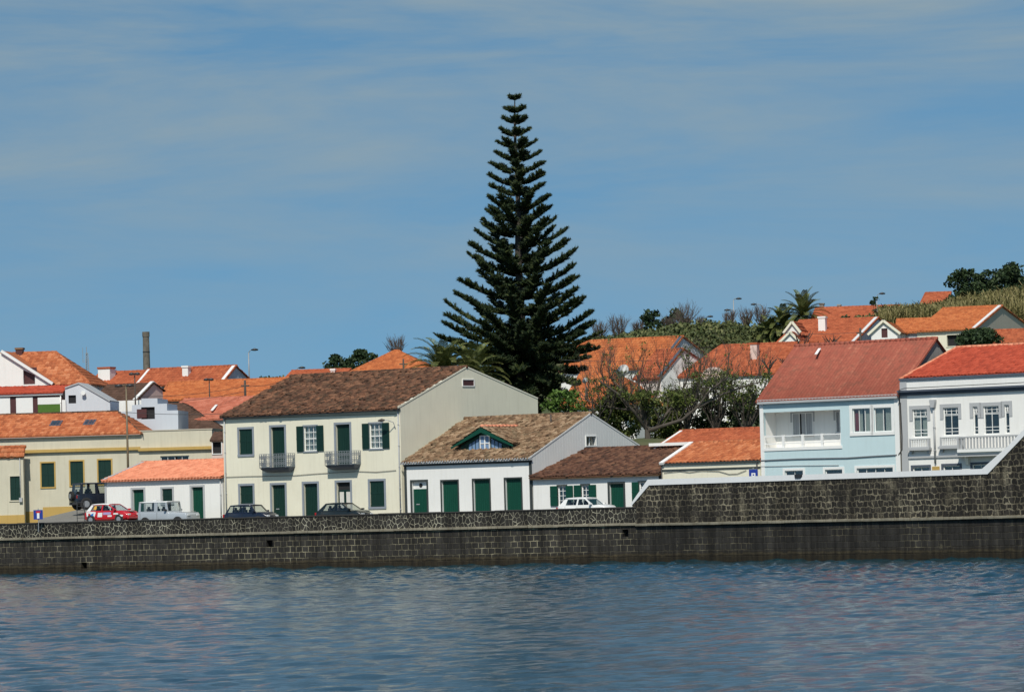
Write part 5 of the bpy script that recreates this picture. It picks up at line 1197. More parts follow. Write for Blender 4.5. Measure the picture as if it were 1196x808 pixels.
for i, (u, vb, D_, h, lab) in enumerate(((463, 422, 392, 2.9, 'grey brown leafless bush above the pyramid roof'), (700, 402, 450, 3.2, 'leafless brown tree on the skyline just right of the tall conifer'), (722, 402, 452, 3.9, 'leafless brown tree on the skyline, second right of the tall conifer'),
                                         (745, 396, 449, 2.4, 'low leafless brush before the dark skyline tree'), (800, 392, 452, 4.2, 'tall leafless spiky tree right of the dark skyline trees'), (783, 394, 450, 3.0, 'reddish leafless tree between the two dark skyline trees'), (818, 388, 455, 2.2, 'low leafless bush on the ridge right of the spiky tree'),
                                         (852, 386, 450, 2.6, 'leafless bush at the foot of the ridge lamp post'), (872, 386, 452, 3.0, 'leafless bush beside the green flag'), (889, 384, 452, 3.2, 'leafless bush right of the green flag'))):
    twig_tree('bare_bush', lab, u, vb, D_, h, .42, 'twig', n0=22, levels=3, cat='bush', r0=.05, up=.6, seed=40+i)
for i, (u, vb, D_, h, lab) in enumerate(((921, 432, 370, 2.4, 'dark pollarded bare tree in front of the pink chimney house roof, right end'), (938, 412, 384, 2.9, 'dark pollarded bare tree left of the tall white chimney'), (898, 432, 370, 2.0, 'small dark pollarded tree near the pink chimney'), (972, 407, 386, 2.0, 'dark pollarded bare tree right of the tall white chimney'))):
    twig_tree('pollarded_tree', lab, u, vb, D_, h, .8, 'twig_dark', n0=5, levels=2, cat='bare tree', r0=.09, up=.2, seed=60+i, th=4)

# scrub and cane: masses nobody could count
def scatter(name, label, strip, n, mat, kind, size, cat, seed=1):
    r = np.random.default_rng(seed); Cs, U, W = [], [], []
    for i in range(n):
        (ua, vta, vba, Da), (ub, vtb, vbb, Db) = strip[(k := r.integers(0, len(strip)-1))], strip[k+1]; t = r.random(); u = ua+(ub-ua)*t; vt = vta+(vtb-vta)*t; vb = vba+(vbb-vba)*t; D_ = Da+(Db-Da)*t
        f = r.random(); D2 = D_+f*22; v = vb+(vt-vb)*f
        p = np.array(at(u, v, D2)); p[2] -= .7
        if kind == 'cane':
            h = size*(.6+.7*r.random()); ln = r.normal(0, .12, 3); ln[2] = 1; c = p+ln*h/2; U.append(ln*h/2); a = r.random()*3.14; W.append(np.array([math.cos(a), math.sin(a), 0])*.06); Cs.append(c)
            for _ in range(3):
                a = r.random()*6.28; l2 = np.array([math.cos(a)*.7, math.sin(a)*.7, .5*r.random()+.2])*.42; c2 = p+ln*h*(.35+.6*r.random())+l2; Cs.append(c2); U.append(l2); W.append(np.cross(l2, [0, 0, 1])*.10)
        else:
            s = size*(.6+.8*r.random()); q = p+np.array([0, 0, .5]); 
            dd = r.normal(size=(34, 3)); dd /= np.linalg.norm(dd, axis=1)[:, None]
            for d in dd:
                c = q+d*np.array([s, s, s*.8])*r.random()**.4; a = r.normal(size=3); a /= np.linalg.norm(a); b = np.cross(a, d); b /= (np.linalg.norm(b)+1e-6); Cs.append(c); U.append(a*.16); W.append(b*.09)
    V, F = quads(np.array(Cs), np.array(U), np.array(W)); o = np_mesh(name, V, F, M[mat]); tag(o, label, cat, kind='stuff')
    return o
scatter('hillside_scrub', 'olive green scrub and hedge covering the hill between the bare trees and palms', [(672, 402, 408, 424), (700, 398, 404, 424), (760, 388, 398, 424), (800, 379, 400, 422), (850, 378, 402, 420), (905, 384, 404, 418)], 900, 'l_scrub', 'bush', .8, 'scrub', 3)
scatter('cane_field', 'tall straw coloured cane thicket covering the slope at the right', [(1030, 379, 386, 424), (1060, 378, 386, 424), (1095, 375, 384, 424), (1130, 366, 380, 424), (1176, 357, 378, 424), (1225, 350, 376, 424)], 9000, 'l_cane', 'cane', 2.2, 'cane', 4)
scatter('hill_brush', 'low brush along the ridge between the small dark trees and the cane', [(985, 372, 384, 424), (1030, 368, 380, 424), (1045, 364, 380, 424)], 220, 'l_scrub', 'bush', .6, 'scrub', 5)
scatter('left_ridge_scrub', 'thin low scrub along the left skyline behind the street lamp', [(296, 443, 446, 405), (330, 440, 444, 405), (352, 438, 442, 405)], 60, 'l_scrub', 'bush', .45, 'scrub', 6)

# ------------------------------------------------------------------ posts, lamps, masts
def lamp(label, u, vt, vb, D, arm=(0, 0), r=.06, mat='polegrey', head=.55, extra=None, name='street_lamp', cat='street lamp'):
    t, b = at(u, vt, D), at(u, vb, D); h = t.z-b.z+1.5; bz = b.z-1.5
    root = empty(name, (t.x, D, bz)); tag(root, label, cat); m = MB().tube([(0, 0, 0), (0, 0, h*.5), (0, 0, h)], [r*1.4, r*1.1, r*.8], 8); m.build('post', M[mat], root, True)
    for (ax, az) in ([arm]+(extra or [])):
        e = Vector((ax, -.2, h+az)); s = Vector((0, 0, h+min(0, az)-.1)) if az < -.3 else Vector((0, 0, h)); sg = 1 if ax >= 0 else -1
        MB().tube([s, s.lerp(e, .5)+Vector((0, 0, .1)), e], r*.6, 6).build('arm', M[mat], root)
        MB().tube([e+Vector((-.1*sg, 0, 0)), e+Vector((head*.4*sg, 0, .03)), e+Vector((head*sg, 0, 0))], [.05, .13, .06], 8).build('lamp_head', M['dark_metal'], root, True)
    return root
lamp('tall tan lamp post rising in front of the yellow house beside the garage block', 147.3, 451.5, 566, 326, (-.35, .05), .075, 'pole', .5, name='lamp_post', cat='lamp post', extra=[(.1, .05)])
lamp('slim lamp post with small head standing in front of the brown sheet roof', 157.3, 437, 470, 349, (-.1, .0), .05, 'wood_post', .35, extra=[(.1, 0)])
lamp('short lamp post with small dark head in front of the bright orange roof', 244.3, 443.5, 466, 360, (-.1, .0), .05, 'wood_post', .35, extra=[(.05, 0)])
lamp('grey street lamp with arm to the right on the skyline above the long orange house', 290.3, 412, 443, 392, (.35, .25), .06)
lamp('grey ridge street lamp with two heads left of the green flag', 856.6, 350.5, 386, 470, (.35, .12), .06, extra=[(-.5, -1.1)])
lamp('ridge street lamp with head to the left, right of the green flag', 890.5, 357.5, 386, 474, (-.75, .2), .06)
lamp('low ridge street lamp barely above the scrub, left of the two headed one', 825, 371, 384, 480, (.2, .1), .05)
lamp('lone ridge street lamp beside a small dark tree above the white gable house', 1024, 346, 378, 460, (.35, .25), .05)
lamp('small street lamp on the skyline left of the dark evergreen clumps', 347, 431, 440, 410, (.25, .1), .05)
p, q = at(868.6, 369, 462), at(870, 402, 462); root = empty('flagpole', (p.x, 462, q.z)); tag(root, 'pole flying a small dark green flag among leafless bushes', 'flagpole')
MB().tube([(0, 0, 0), (0, 0, p.z-q.z)], .05, 6).build('pole', M['polegrey'], root)
m = MB(); hh = p.z-q.z; vs = []
for i in range(6):
    for z in (0, -.9): vs.append((.04-.16*i*-.5, .08*math.sin(i*1.3), hh+z-.05*i))
m.add(vs, [(2*i, 2*i+1, 2*i+3, 2*i+2) for i in range(5)]); m.build('flag', M['green'], root)
def post(label, u, vt, vb, D, r=.09, cat='post', mat='wood_post', name='wooden_post'):
    t, b = at(u, vt, D), at(u, vb, D); root = empty(name, (t.x, D, b.z-1)); tag(root, label, cat); h = t.z-b.z+1
    MB().tube([(0, 0, 0), (0, 0, h)], [r*1.15, r*.9], 8).build('pole', M[mat], root, True); MB().wbox(-.35, .35, -.05, .05, h-.5, h-.4).build('crossarm', M[mat], root); return root
post('dark wooden utility post in front of the bright orange roof near the cream house', 286, 444, 465, 357, .10)
post('dark wooden utility post in front of the pyramid roof', 471, 419, 430, 368, .08)
post('dark wooden utility post left of the white gable house', 1004.7, 383, 403, 370, .10)
def dish(label, u, v, D, r):
    p = at(u, v, D); root = empty('satellite_dish', (p.x, D, p.z-.8)); tag(root, label, 'satellite dish'); ax = Vector((-.5, -.75, .45)).normalized(); c = Vector((0, -.1, .8))
    MB().tube([c+ax*(t*t*.25*r) for t in (.05, .4, .7, 1)], [r*t for t in (.05, .4, .7, 1)], 16).build('reflector', M['white_paint'], root, True); MB().tube([(0, .1, -.6), (0, .05, .8)], .03, 6).build('mast', M['polegrey'], root)
    MB().tube([c-ax*.05, c+ax*.5+Vector((0, 0, -.15))], .02, 5).build('feed_arm', M['polegrey'], root)
dish('large white satellite dish behind the bare tree below the upper orange roof', 728, 434, 371, .62)
dish('small white satellite dish on the lower orange roof beside the conifer branches', 684, 444.5, 371, .3)
# chimney stack and mast
t, b = at(170.3, 387.5, 420), at(171, 436, 420); root = empty('chimney_stack', (t.x, 420, b.z-6)); tag(root, 'tall weathered brown factory chimney stack alone on the left skyline', 'chimney'); h = t.z-b.z+6
n = N('stack_brick'); oo = n.obj(); c = n.ramp(n.noise(n.mapping(oo, (1, 1, .6)), 1.6, 6, .7), [(.3, (.07, .06, .05)), (.7, (.20, .18, .15))]); n.col(c); n.rough(.9); n.bump(n.noise(oo, 7, 4), .6, .05); M['stack'] = n.m
MB().tube([(0, 0, h*i/12) for i in range(13)], [.42-.11*i/12 for i in range(13)], 16, False).build('shaft', M['stack'], root); m = MB().tube([(0, 0, h-.5), (0, 0, h)], [.36, .36], 16); m.build('rim', M['stack'], root)
for z in (.35, .6, .8): MB().tube([(0, 0, h*z), (0, 0, h*z+.08)], .42-.11*z+.03, 16).build('iron_band', M['dark_metal'], root)
t, b = at(101, 405, 390), at(102, 440, 390); root = empty('radio_mast', (t.x, 390, b.z)); tag(root, 'thin lattice radio mast above the hipped orange roof on the left', 'mast'); h = t.z-b.z; m = MB(); w = .22
hl = h*.80
for k in range(3): a = k*2.094; m.bar((w*math.cos(a), w*math.sin(a), 0), (w*.5*math.cos(a), w*.5*math.sin(a), hl), .045)
for i in range(14):
    z0, z1 = hl*i/14, hl*(i+1)/14
    for k in range(3):
        a, b2 = k*2.094, (k+1)*2.094; f0, f1 = w*(1-.5*i/14), w*(1-.5*(i+1)/14); m.bar((f0*math.cos(a), f0*math.sin(a), z0), (f1*math.cos(b2), f1*math.sin(b2), z1), .03)
m.build('lattice', M['polegrey'], root); MB().tube([(0, 0, hl-.2), (0, 0, h)], .03, 5).build('whip', M['polegrey'], root); MB().tube([(-.35, 0, hl*.6), (-.35, 0, h*.98)], .025, 5).build('side_whip', M['polegrey'], root)
for z in (.62, .7): MB().bar((-.35, 0, hl*z), (.1, 0, hl*z), .03).build('bracket', M['polegrey'], root)
# overhead wires
def wire(label, pts, sag=.25):
    P = [at(*p) for p in pts]; out = []
    for a, b in zip(P, P[1:]):
        for i in range(9): t = i/9; q = a.lerp(b, t); q.z -= sag*4*t*(1-t); out.append(q)
    out.append(P[-1]); tag(MB().tube(out, .022, 4).build('overhead_wire', M['cable']), label, 'wire')
wire('overhead wire crossing the bright orange roof, upper one', [(157, 463, 348), (286, 451, 356), (345, 440, 360)])
wire('overhead wire crossing the bright orange roof, lower one', [(165, 470, 348), (286, 457, 356), (345, 447, 360)])
wire('overhead wire in front of the stepped gable', [(147.5, 481.5, 325), (262, 483, 318)], .1)
wire('overhead wire across the lower orange roof left of the bare tree', [(655, 420, 340), (760, 421, 340)], .1)
wire('overhead wire across the wide orange roof near the tall white chimney', [(905, 388, 368), (1004.7, 388, 369)], .15)

# ------------------------------------------------------------------ signs
def sign(label, u0, v0, u1, v1, D, kind, ang):
    c = at((u0+u1)/2, (v0+v1)/2, D); w = (u1-u0)*D/FPX/math.cos(ang); h = (v1-v0)*D/FPX
    root = empty('road_sign', (c.x, c.y, STREET), -ang); tag(root, label, 'sign'); z = c.z-STREET
    P = lambda a, b, c_: Vector((a, -c_, z+b)); MB().tube([(0, .05, 0), (0, .05, z+h/2+.12)], .03, 6).build('post', M['polegrey'], root)
    MB().box(P, -w/2, w/2, -h/2, h/2, 0, .02).build('panel', M['signblue'], root)
    m = MB()
    if kind == 'deadend':
        m.box(P, -w*.13, w*.13, -h*.40, h*.18, .02, .026).build('white_bar', M['white_paint'], root); MB().box(P, -w*.24, w*.24, h*.18, h*.38, .02, .028).build('red_bar', M['signred'], root)
    else:
        m.box(P, -w*.22, -w*.10, -h*.46, h*.10, .02, .026).box(P, w*.10, w*.22, -h*.28, h*.10, .02, .026).box(P, -w*.10, w*.10, -.02*h, h*.10, .02, .0262).box(P, -w*.10, w*.10, -h*.28, -h*.18, .02, .0262); m.build('white_symbol', M['white_paint'], root)
M['signblue'] = paint('blue_sign_face', (.012, .035, .26), .4, .1); M['signred'] = paint('red_sign_mark', (.5, .02, .02), .4, .05)
sign('blue dead end sign with white stem and red bar above the parapet', 39.2, 595.3, 50, 606.3, 309, 'deadend', 0.0)
sign('blue parking sign with white symbol in front of the cream outbuilding', 874.8, 548, 885, 558.5, facedepth(880)-4.5, 'parking', 0.0)

# ------------------------------------------------------------------ cars
def carpaint(name, c, rough=.28, metallic=0.0):
    n = N(name); n.b.inputs['Base Color'].default_value = (*c, 1); n.rough(rough); n.b.inputs['Metallic'].default_value = metallic
    n.b.inputs['Coat Weight'].default_value = .5; n.b.inputs['Coat Roughness'].default_value = .06; return n.m
M['c_white'] = carpaint('white_car_paint', (.78, .78, .76)); M['c_navy'] = carpaint('dark_blue_car_paint', (.008, .012, .028)); M['c_black'] = carpaint('dark_green_car_paint', (.010, .014, .014))
M['c_red'] = carpaint('red_car_paint', (.50, .012, .02)); M['c_silver'] = carpaint('silver_car_paint', (.42, .45, .48), .35, .2); M['c_jeep'] = carpaint('black_off_roader_paint', (.010, .013, .022))
M['tyre'] = paint('tyre_rubber', (.015, .015, .015), .9); M['rim'] = paint('alloy_wheel', (.45, .45, .46), .3, .1, .6); M['interior'] = paint('car_interior', (.03, .03, .032), .9)
M['carglass'] = glass_mat('car_glass', refl=.8); M['lampglass'] = paint('headlamp_glass', (.7, .72, .72), .1); M['taillamp'] = paint('tail_lamp', (.35, .01, .01), .2)
M['blue'] = paint('blue_sticker', (.02, .16, .50), .4); M['yellow_st'] = paint('yellow_sticker', (.70, .38, .05), .4); M['lilac'] = paint('lilac_sticker', (.40, .32, .55), .4)
def car(label, name, u, vroof, D, ang, L, Wd, Ht, belt, xs, paint_, roofp=None, hood=.82, wind=(), bootz=None, wr=.31, lean=.16, z=None, extra=None, box=False, pil=.05, cat='car'):
    """local x forward, centre of the car at the origin, z up from the road"""
    c = at(u, vroof, D); z = STREET if z is None else z
    root = empty(name, (c.x, c.y, z), -ang); tag(root, label, cat); hw = Wd/2; A, B_, C_, D_ = xs   # base front, top front, top rear, base rear
    # lower hull, lofted
    st = [(-L/2, .55, .78, .80), (-L/2+.12, .32, belt*.93 if bootz is None else bootz*.97, .93), (-L/2+.55, .24, belt if bootz is None else bootz, 1.0), (D_, .22, belt, 1.0), (0, .22, belt-.01, 1.0), (A, .22, belt-.02, 1.0), (A+.35*(L/2-A), .22, hood+.07, .99), (L/2-.35, .24, hood, .95), (L/2-.08, .34, hood-.16, .86), (L/2, .48, hood-.30, .76)]
    if box: st = [(-L/2, .42, belt, .97), (-L/2+.06, .35, belt, 1), (D_+.1, .35, belt, 1), (0, .35, belt, 1.0), (A, .35, belt, 1.0), (A+.05, .35, hood, .97), (L/2-.1, .35, hood-.05, .95), (L/2, .45, hood-.2, .93)]
    V = []; k = 9
    for (x, zb, zt, w) in st:
        W2 = hw*w; m = zb+(zt-zb)*.55; V += [(x, W2*.0, zb), (x, W2*.86, zb), (x, W2*.99, zb+.12), (x, W2, m), (x, W2*.975, zt-.06), (x, W2*.90, zt), (x, 0, zt+(.03 if not box else 0))]
    n = 7; full = []
    for s_ in range(len(st)):
        r = V[s_*7:(s_+1)*7]; full += r+[(x, -y, zz) for (x, y, zz) in reversed(r[1:-1])]
    nn = 12; F = [(i*nn+j, i*nn+(j+1) % nn, (i+1)*nn+(j+1) % nn, (i+1)*nn+j) for i in range(len(st)-1) for j in range(nn)]; F += [tuple(range(nn)), tuple(range((len(st)-1)*nn, len(st)*nn))]
    m = MB().add(full, F); body = m.build('body', paint_, root, True, bevel=.0)
    md = body.modifiers.new('edge', 'BEVEL'); md.width = .025; md.segments = 2; md.limit_method = 'ANGLE'
    # cabin: sides with window openings
    tw = hw-lean; bw = hw*.95; roofp = roofp or paint_; g = MB(); zr = Ht-.05
    for sd in (-1, 1):
        P = lambda a, b, c, sd=sd: Vector((a, sd*(bw+(tw-bw)*(b-belt)/(zr-belt)+c), b))
        holes = [[(a0, belt+.04), (a1, belt+.04), (b1, zr-.06), (b0, zr-.06)] for (a0, a1, b0, b1) in wind]
        g.panel(P, [(D_, belt-.03), (A, belt-.03), (B_, zr), (C_, zr)], holes, 0, .04)
        for h_ in holes:
            MB().add([P(a, b, -.02) for a, b in h_], [(0, 1, 2, 3)]).build('side_window', M['carglass'], root)
    def screen(x0, x1, nm):
        w0, w1 = bw, tw; T = [(-w0, 0), (w0, 0), (w1, 1), (-w1, 1)]; Q = lambda a, b, c: Vector((x0+(x1-x0)*b+c, a, belt-.03+(zr-belt+.03)*b))
        g.panel(Q, T, [[(-w0+.09, .10), (w0-.09, .10), (w1-.05, .90), (-w1+.05, .90)]], 0); MB().add([Q(a, b, 0) for a, b in ((-w0+.08, .09), (w0-.08, .09), (w1-.04, .91), (-w1+.04, .91))], [(0, 1, 2, 3)]).build(nm, M['carglass'], root)
    screen(A, B_, 'windscreen'); screen(D_, C_, 'rear_window'); g.build('cabin', paint_, root)
    r = MB(); nx = 6; vs = []
    for i in range(nx+1):
        x = C_-.02+(B_-C_+.04)*i/nx; f = math.sin(math.pi*i/nx); 
        for y, dz in ((-tw-.015, -.01), (-tw*.85, .035), (0, .055), (tw*.85, .035), (tw+.015, -.01)): vs.append((x, y, zr+dz+.03*f*(0 if box else 1)))
    nv = len(vs); vs += [(x, y, zz-.04) for x, y, zz in vs]; F = [(i*5+j, i*5+j+1, (i+1)*5+j+1, (i+1)*5+j) for i in range(nx) for j in range(4)]; F += [tuple(q+nv for q in f) for f in F]
    ring = [i*5 for i in range(nx+1)]+[nx*5+j for j in range(1, 5)]+[i*5+4 for i in range(nx-1, -1, -1)]+[3, 2, 1]; F += [(ring[i], ring[(i+1) % len(ring)], ring[(i+1) % len(ring)]+nv, ring[i]+nv) for i in range(len(ring))]
    r.add(vs, F).build('roof', roofp, root, True)
    i_ = MB().wbox(D_+.15, A-.25, -hw*.8, hw*.8, belt-.25, belt+.02)
    for x in (A-1.25, A-2.05):
        for y in (-.38, .38): i_.wbox(x-.1, x+.05, y-.22, y+.22, belt-.1, belt+.22); i_.wbox(x-.08, x+.0, y-.11, y+.11, belt+.22, belt+.38)
    i_.build('seats', M['interior'], root)
    for x in (L/2-.78, -L/2+.68):
        for sd in (-1, 1):
            arch = MB().disc((x, sd*(hw-.06), wr+.02), (0, 1, 0), wr+.07, .14, 20).build('wheel_arch', M['interior'], root)
            wl_ = MB().disc((x, sd*(hw-.08), wr), (0, 1, 0), wr, .22, 24).build('wheel', M['tyre'], root, False, .03); MB().disc((x, sd*(hw+.035), wr), (0, 1, 0), wr*.62, .02, 12).build('rim', M['rim'], wl_)
    for sd in (-1, 1):
        MB().wbox(L/2-.16 if not box else L/2-.02, L/2-.02 if not box else L/2+.03, sd*hw*.62-.16, sd*hw*.62+.16, hood-.30, hood-.15).build('headlight', M['lampglass'], root, bevel=.02)
        MB().wbox(-L/2-.02, -L/2+.10, sd*hw*.80-.10, sd*hw*.80+.10, belt-.32, belt-.08).build('tail_light', M['taillamp'], root, bevel=.02)
        MB().add([(A-.28, sd*(hw*.95), belt+.04), (A-.08, sd*(hw*.95), belt+.04), (A-.08, sd*(hw*.95), belt+.16), (A-.28, sd*hw*.95, belt+.16), (A-.28, sd*(hw+.17), belt+.05), (A-.12, sd*(hw+.17), belt+.05), (A-.12, sd*(hw+.17), belt+.17), (A-.28, sd*(hw+.17), belt+.17)], [(0, 1, 2, 3), (4, 5, 6, 7), (0, 1, 5, 4), (2, 3, 7, 6), (1, 2, 6, 5), (0, 3, 7, 4)]).build('wing_mirror', extra.get('mirror', paint_) if extra else paint_, root, bevel=.02)
    m = MB()
    for x in [w[0]-.02 for w in wind][:2]:
        for sd in (-1, 1): m.wbox(x-.006, x+.006, sd*(hw+.001)-.004, sd*(hw+.001)+.004, .35, belt-.05)
    m.build('door_seam', M['interior'], root)
    MB().wbox(-L/2-.05, -L/2+.12, -hw*.86, hw*.86, .34, .52).build('rear_bumper', M['interior'] if box else paint_, root, bevel=.04); MB().wbox(L/2-.14, L/2+.06, -hw*.86, hw*.86, .32, .52).build('front_bumper', M['interior'] if box else paint_, root, bevel=.04)
    return root
ca = math.atan2(-dL.y, dL.x)
def cd(u): return facedepth(u, 5.2)
car('small white hatchback behind the parapet in front of the white cottage', 'parked_car', 686, 582, cd(686), ca, 4.0, 1.68, 1.42, .88, (.95, .28, -1.30, -1.80), M['c_white'], wind=((-.30, .72, -.26, .22), (-1.25, -.42, -1.12, -.36)), hood=.84, z=STREET-.05)
car('dark blue hatchback parked before the cream house, left of the dark green one', 'parked_car', 293, 588, cd(293), ca, 3.9, 1.66, 1.52, .95, (1.02, .50, -1.35, -1.72), M['c_navy'], wind=((-.18, .80, -.14, .40), (-1.0, -.28, -.98, -.22), (-1.52, -1.1, -1.32, -1.06)), hood=.90, z=STREET+.02)
car('dark green rounded hatchback parked below the glazed door of the cream house', 'parked_car', 402, 587, cd(402), ca, 4.0, 1.68, 1.46, .90, (1.15, .30, -1.15, -1.78), M['c_black'], wind=((-.28, .86, -.24, .24), (-1.28, -.40, -1.02, -.34)), hood=.84, z=STREET+.02)
red = car('red and white rally hatchback with stickers beside the pale off-roader', 'rally_car', 131, 588.5, 315.5, ca, 4.05, 1.72, 1.47, .92, (1.10, .22, -1.35, -1.80), M['c_red'], roofp=M['c_white'], wind=((-.30, .84, -.26, .18), (-1.40, -.42, -1.15, -.36)), hood=.86, z=3.50)
S = lambda a, b, c: Vector((a, -(.86+c), b))   # right flank of the car, the one seen
def Sc(a, b, c): return Vector((a, -(.817-(.097)*(b-.92)/.5+c), b))
st_ = [('white_panel', 'c_white', [(-1.72, .55), (-1.05, .40), (-.85, .86), (-1.0, .90), (-1.75, .90)]), ('white_sticker', 'c_white', [(-.72, .50), (-.30, .50), (-.25, .82), (-.66, .82)]), ('lilac_sticker', 'lilac', [(-.20, .66), (.5, .66), (.55, .84), (-.18, .84)]), ('white_sticker', 'c_white', [(.22, .50), (.6, .50), (.6, .62), (.22, .62)]), ('white_sticker', 'c_white', [(.75, .66), (1.22, .66), (1.18, .76), (.78, .78)]), ('white_sticker', 'c_white', [(1.34, .50), (1.62, .50), (1.66, .62), (1.36, .64)]), ('blue_sticker', 'blue', [(-1.40, .58), (-1.12, .60), (-1.06, .80), (-1.26, .74), (-1.36, .66)]), ('red_sticker', 'c_red', [(-1.58, .66), (-1.42, .60), (-1.36, .74), (-1.54, .80)])]
for i, (nm, mt, pl) in enumerate(st_): MB().prism(S, pl, .002+.001*(i > 0)+.0005*i, .008+.001*i).build(nm, M[mt], red)
MB().prism(Sc, [(-1.78, .93), (-1.42, .93), (-1.16, 1.36), (-1.35, 1.38)], .002, .008).build('white_panel', M['c_white'], red); MB().prism(Sc, [(-1.14, 1.05), (-.86, 1.05), (-.84, 1.30), (-1.02, 1.30)], .01, .014).build('yellow_number_panel', M['yellow_st'], red)
MB().add([(1.15, -.35, .945), (1.9, -.3, .885), (1.9, .3, .885), (1.15, .35, .945)], [(0, 1, 2, 3)]).build('bonnet_stripe', M['c_white'], red)
lr = car('pale silver boxy off-roader with white roof in front of the salmon roofed outbuilding', 'off_road_car', 197, 585.5, cd(197)+.3, ca, 4.4, 1.78, 1.98, 1.22, (.55, .42, -2.08, -2.15), M['c_silver'], roofp=M['c_white'], wind=((-.42, .36, -.40, .26), (-1.95, -.72, -1.92, -.70)), hood=1.16, wr=.38, lean=.08, box=True, extra={'mirror': M['interior']}, z=STREET)
for y0, y1, mt in ((-.45, -.12, 'c_white'), (.12, .45, 'c_white'), (-.10, .10, 'interior')): MB().wbox(.75, 2.1, y0, y1, 1.17, 1.185).build('bonnet_stripe', M[mt], lr)
MB().disc((1.5, -.3, 1.2), (1, 0, 0), .01, .01, 6).build('bonnet_catch', M['interior'], lr); MB().wbox(-1.2, -.9, -.3, .3, 2.02, 2.07).build('roof_vent', M['white_paint'], lr)
jp = at(107, 563.5, 324); jz = jp.z-2.0
jeep = car('black open style off-roader with rear spare wheel on the ramp beside the small white building', 'off_road_car', 114, 563.5, 324, R(-28)+.0, 4.0, 1.8, 2.0, 1.15, (.50, .28, -1.72, -1.80), M['c_jeep'], wind=((-.35, .34, -.33, .2), (-1.55, -.55, -1.52, -.55)), hood=1.08, wr=.40, lean=.1, box=True, extra={'mirror': M['interior']}, z=jz)
sw = MB().disc((-2.08, .15, 1.02), (1, 0, 0), .38, .24, 24).build('spare_wheel', M['tyre'], jeep, False, .04); MB().disc((-2.21, .15, 1.02), (1, 0, 0), .2, .03, 12).build('rim', M['rim'], sw)
GROUND_PTS += [(jp.x-1, 323, jz), (jp.x+2, 325, jz+.1), (jp.x-6, 330, STREET+.7)]
# little railing by the ramp
c = at(95, 606, 313.5); root = empty('railing', (c.x, 313.5, 3.2), 0); tag(root, 'small dark metal railing between the yellow house and the red rally car', 'railing'); m = MB(); h = at(95, 585, 313.5).z-3.2
for x in (-.3, .25): m.bar((x, 0, 0), (x, 0, h), .05)
m.build('post', M['dark_metal'], root); m = MB()
for i in range(7): m.bar((-.3, 0, h*(i+.7)/7), (.25, 0, h*(i+.7)/7), .035)
m.build('crossbar', M['dark_metal'], root)
# ------------------------------------------------------------------ ground, road, water
GP = np.array([p for p in GROUND_PTS])
mean = lambda xs: sum(xs)/len(xs)
extra = []
for u in range(-600, 1900, 60):
    t = max(0.0, min(1.0, (u-300)/900)); z = 12+10*t
    extra.append((*at(u, 400, 500).xy, z+4)); extra.append((*at(u, 400, 560).xy, z)); extra.append((*at(u, 400, 760).xy, 2)); extra.append((*at(u, 400, 900).xy, -3))
for u, z in ((700, 15.5), (760, 16.5), (820, 17), (880, 17), (940, 17.2), (1000, 18), (1060, 18.5), (1120, 19.5), (1180, 20.5), (1240, 21.5), (640, 14.5), (600, 13.5)):
    extra.append((*at(u, 400, 445).xy, z))
GP = np.vstack([GP, np.array(extra)])
def gz(x, y):
    x = np.asarray(x, float); y = np.asarray(y, float); q = y-np.vectorize(quayY)(x)
    d2 = (x[..., None]-GP[:, 0])**2+(y[..., None]-GP[:, 1])**2+2.0; w = d2**-1.6; z = (w*GP[:, 2]).sum(-1)/w.sum(-1)
    f = np.clip((q-11.2)/14, 0, 1); return STREET-.05+(z-(STREET-.05))*f*f*(3-2*f)
xs = np.concatenate([np.linspace(-420, -70, 36)[:-1], np.linspace(-70, 75, 122), np.linspace(75, 330, 26)[1:]])
ts = np.concatenate([np.linspace(.3, 11, 6), np.linspace(12, 190, 120), np.geomspace(195, 700, 18)])
X, T = np.meshgrid(xs, ts); Y = T+np.vectorize(quayY)(X); 
# wall shore further out follows a gentler line
Z = gz(X, Y)
V = np.stack([X, Y, Z], -1).reshape(-1, 3); nx = len(xs); i, j = np.meshgrid(np.arange(nx-1), np.arange(len(ts)-1)); b = (j*nx+i).ravel(); F = np.stack([b, b+1, b+nx+1, b+nx], 1)
n = N('hill_ground'); o = n.obj(); f = n.noise(o, .25, 6, .7); n.col(n.ramp(f, [(.3, (.035, .05, .015)), (.5, (.07, .085, .03)), (.7, (.13, .11, .06))])); n.rough(.95); n.bump(n.noise(o, 3, 5), .6, .1)
g = np_mesh('hillside', V, F, n.m, smooth=True); tag(g, kind='structure')
n = N('asphalt'); o = n.obj(); n.col(n.mix(n.noise(o, .8, 6, .7), (.04, .04, .04), (.075, .073, .07))); n.rough(.9); n.bump(n.noise(o, 60, 3), .4, .01); M['asphalt'] = n.m
n = N('paving'); o = n.obj(); n.col(n.mix(n.noise(o, 1.2, 6, .7), (.12, .11, .10), (.26, .25, .22))); n.rough(.9); M['paving'] = n.m
def strip(name, t0, t1, z0, z1, mat, pts=None):
    m = MB(); P = []
    for w in pts or (WL2, WK, WR2): P.append(Vector((w.x, w.y, 0)))
    for a, b in zip(P, P[1:]):
        q = [a+Vector((0, t0, z0)), b+Vector((0, t0, z0)), b+Vector((0, t1, z0)), a+Vector((0, t1, z0))]; q2 = [x+Vector((0, 0, z1-z0)) for x in q]
        m.add(q+q2, [(0, 1, 2, 3), (4, 5, 6, 7), (0, 1, 5, 4), (2, 3, 7, 6)])
    tag(m.build(name, mat), kind='structure')
strip('road', .9, 9.4, STREET-.3, STREET+.004, M['asphalt']); strip('pavement', 9.4, 11.7, STREET-.3, STREET+.13, M['paving'])
m = MB()
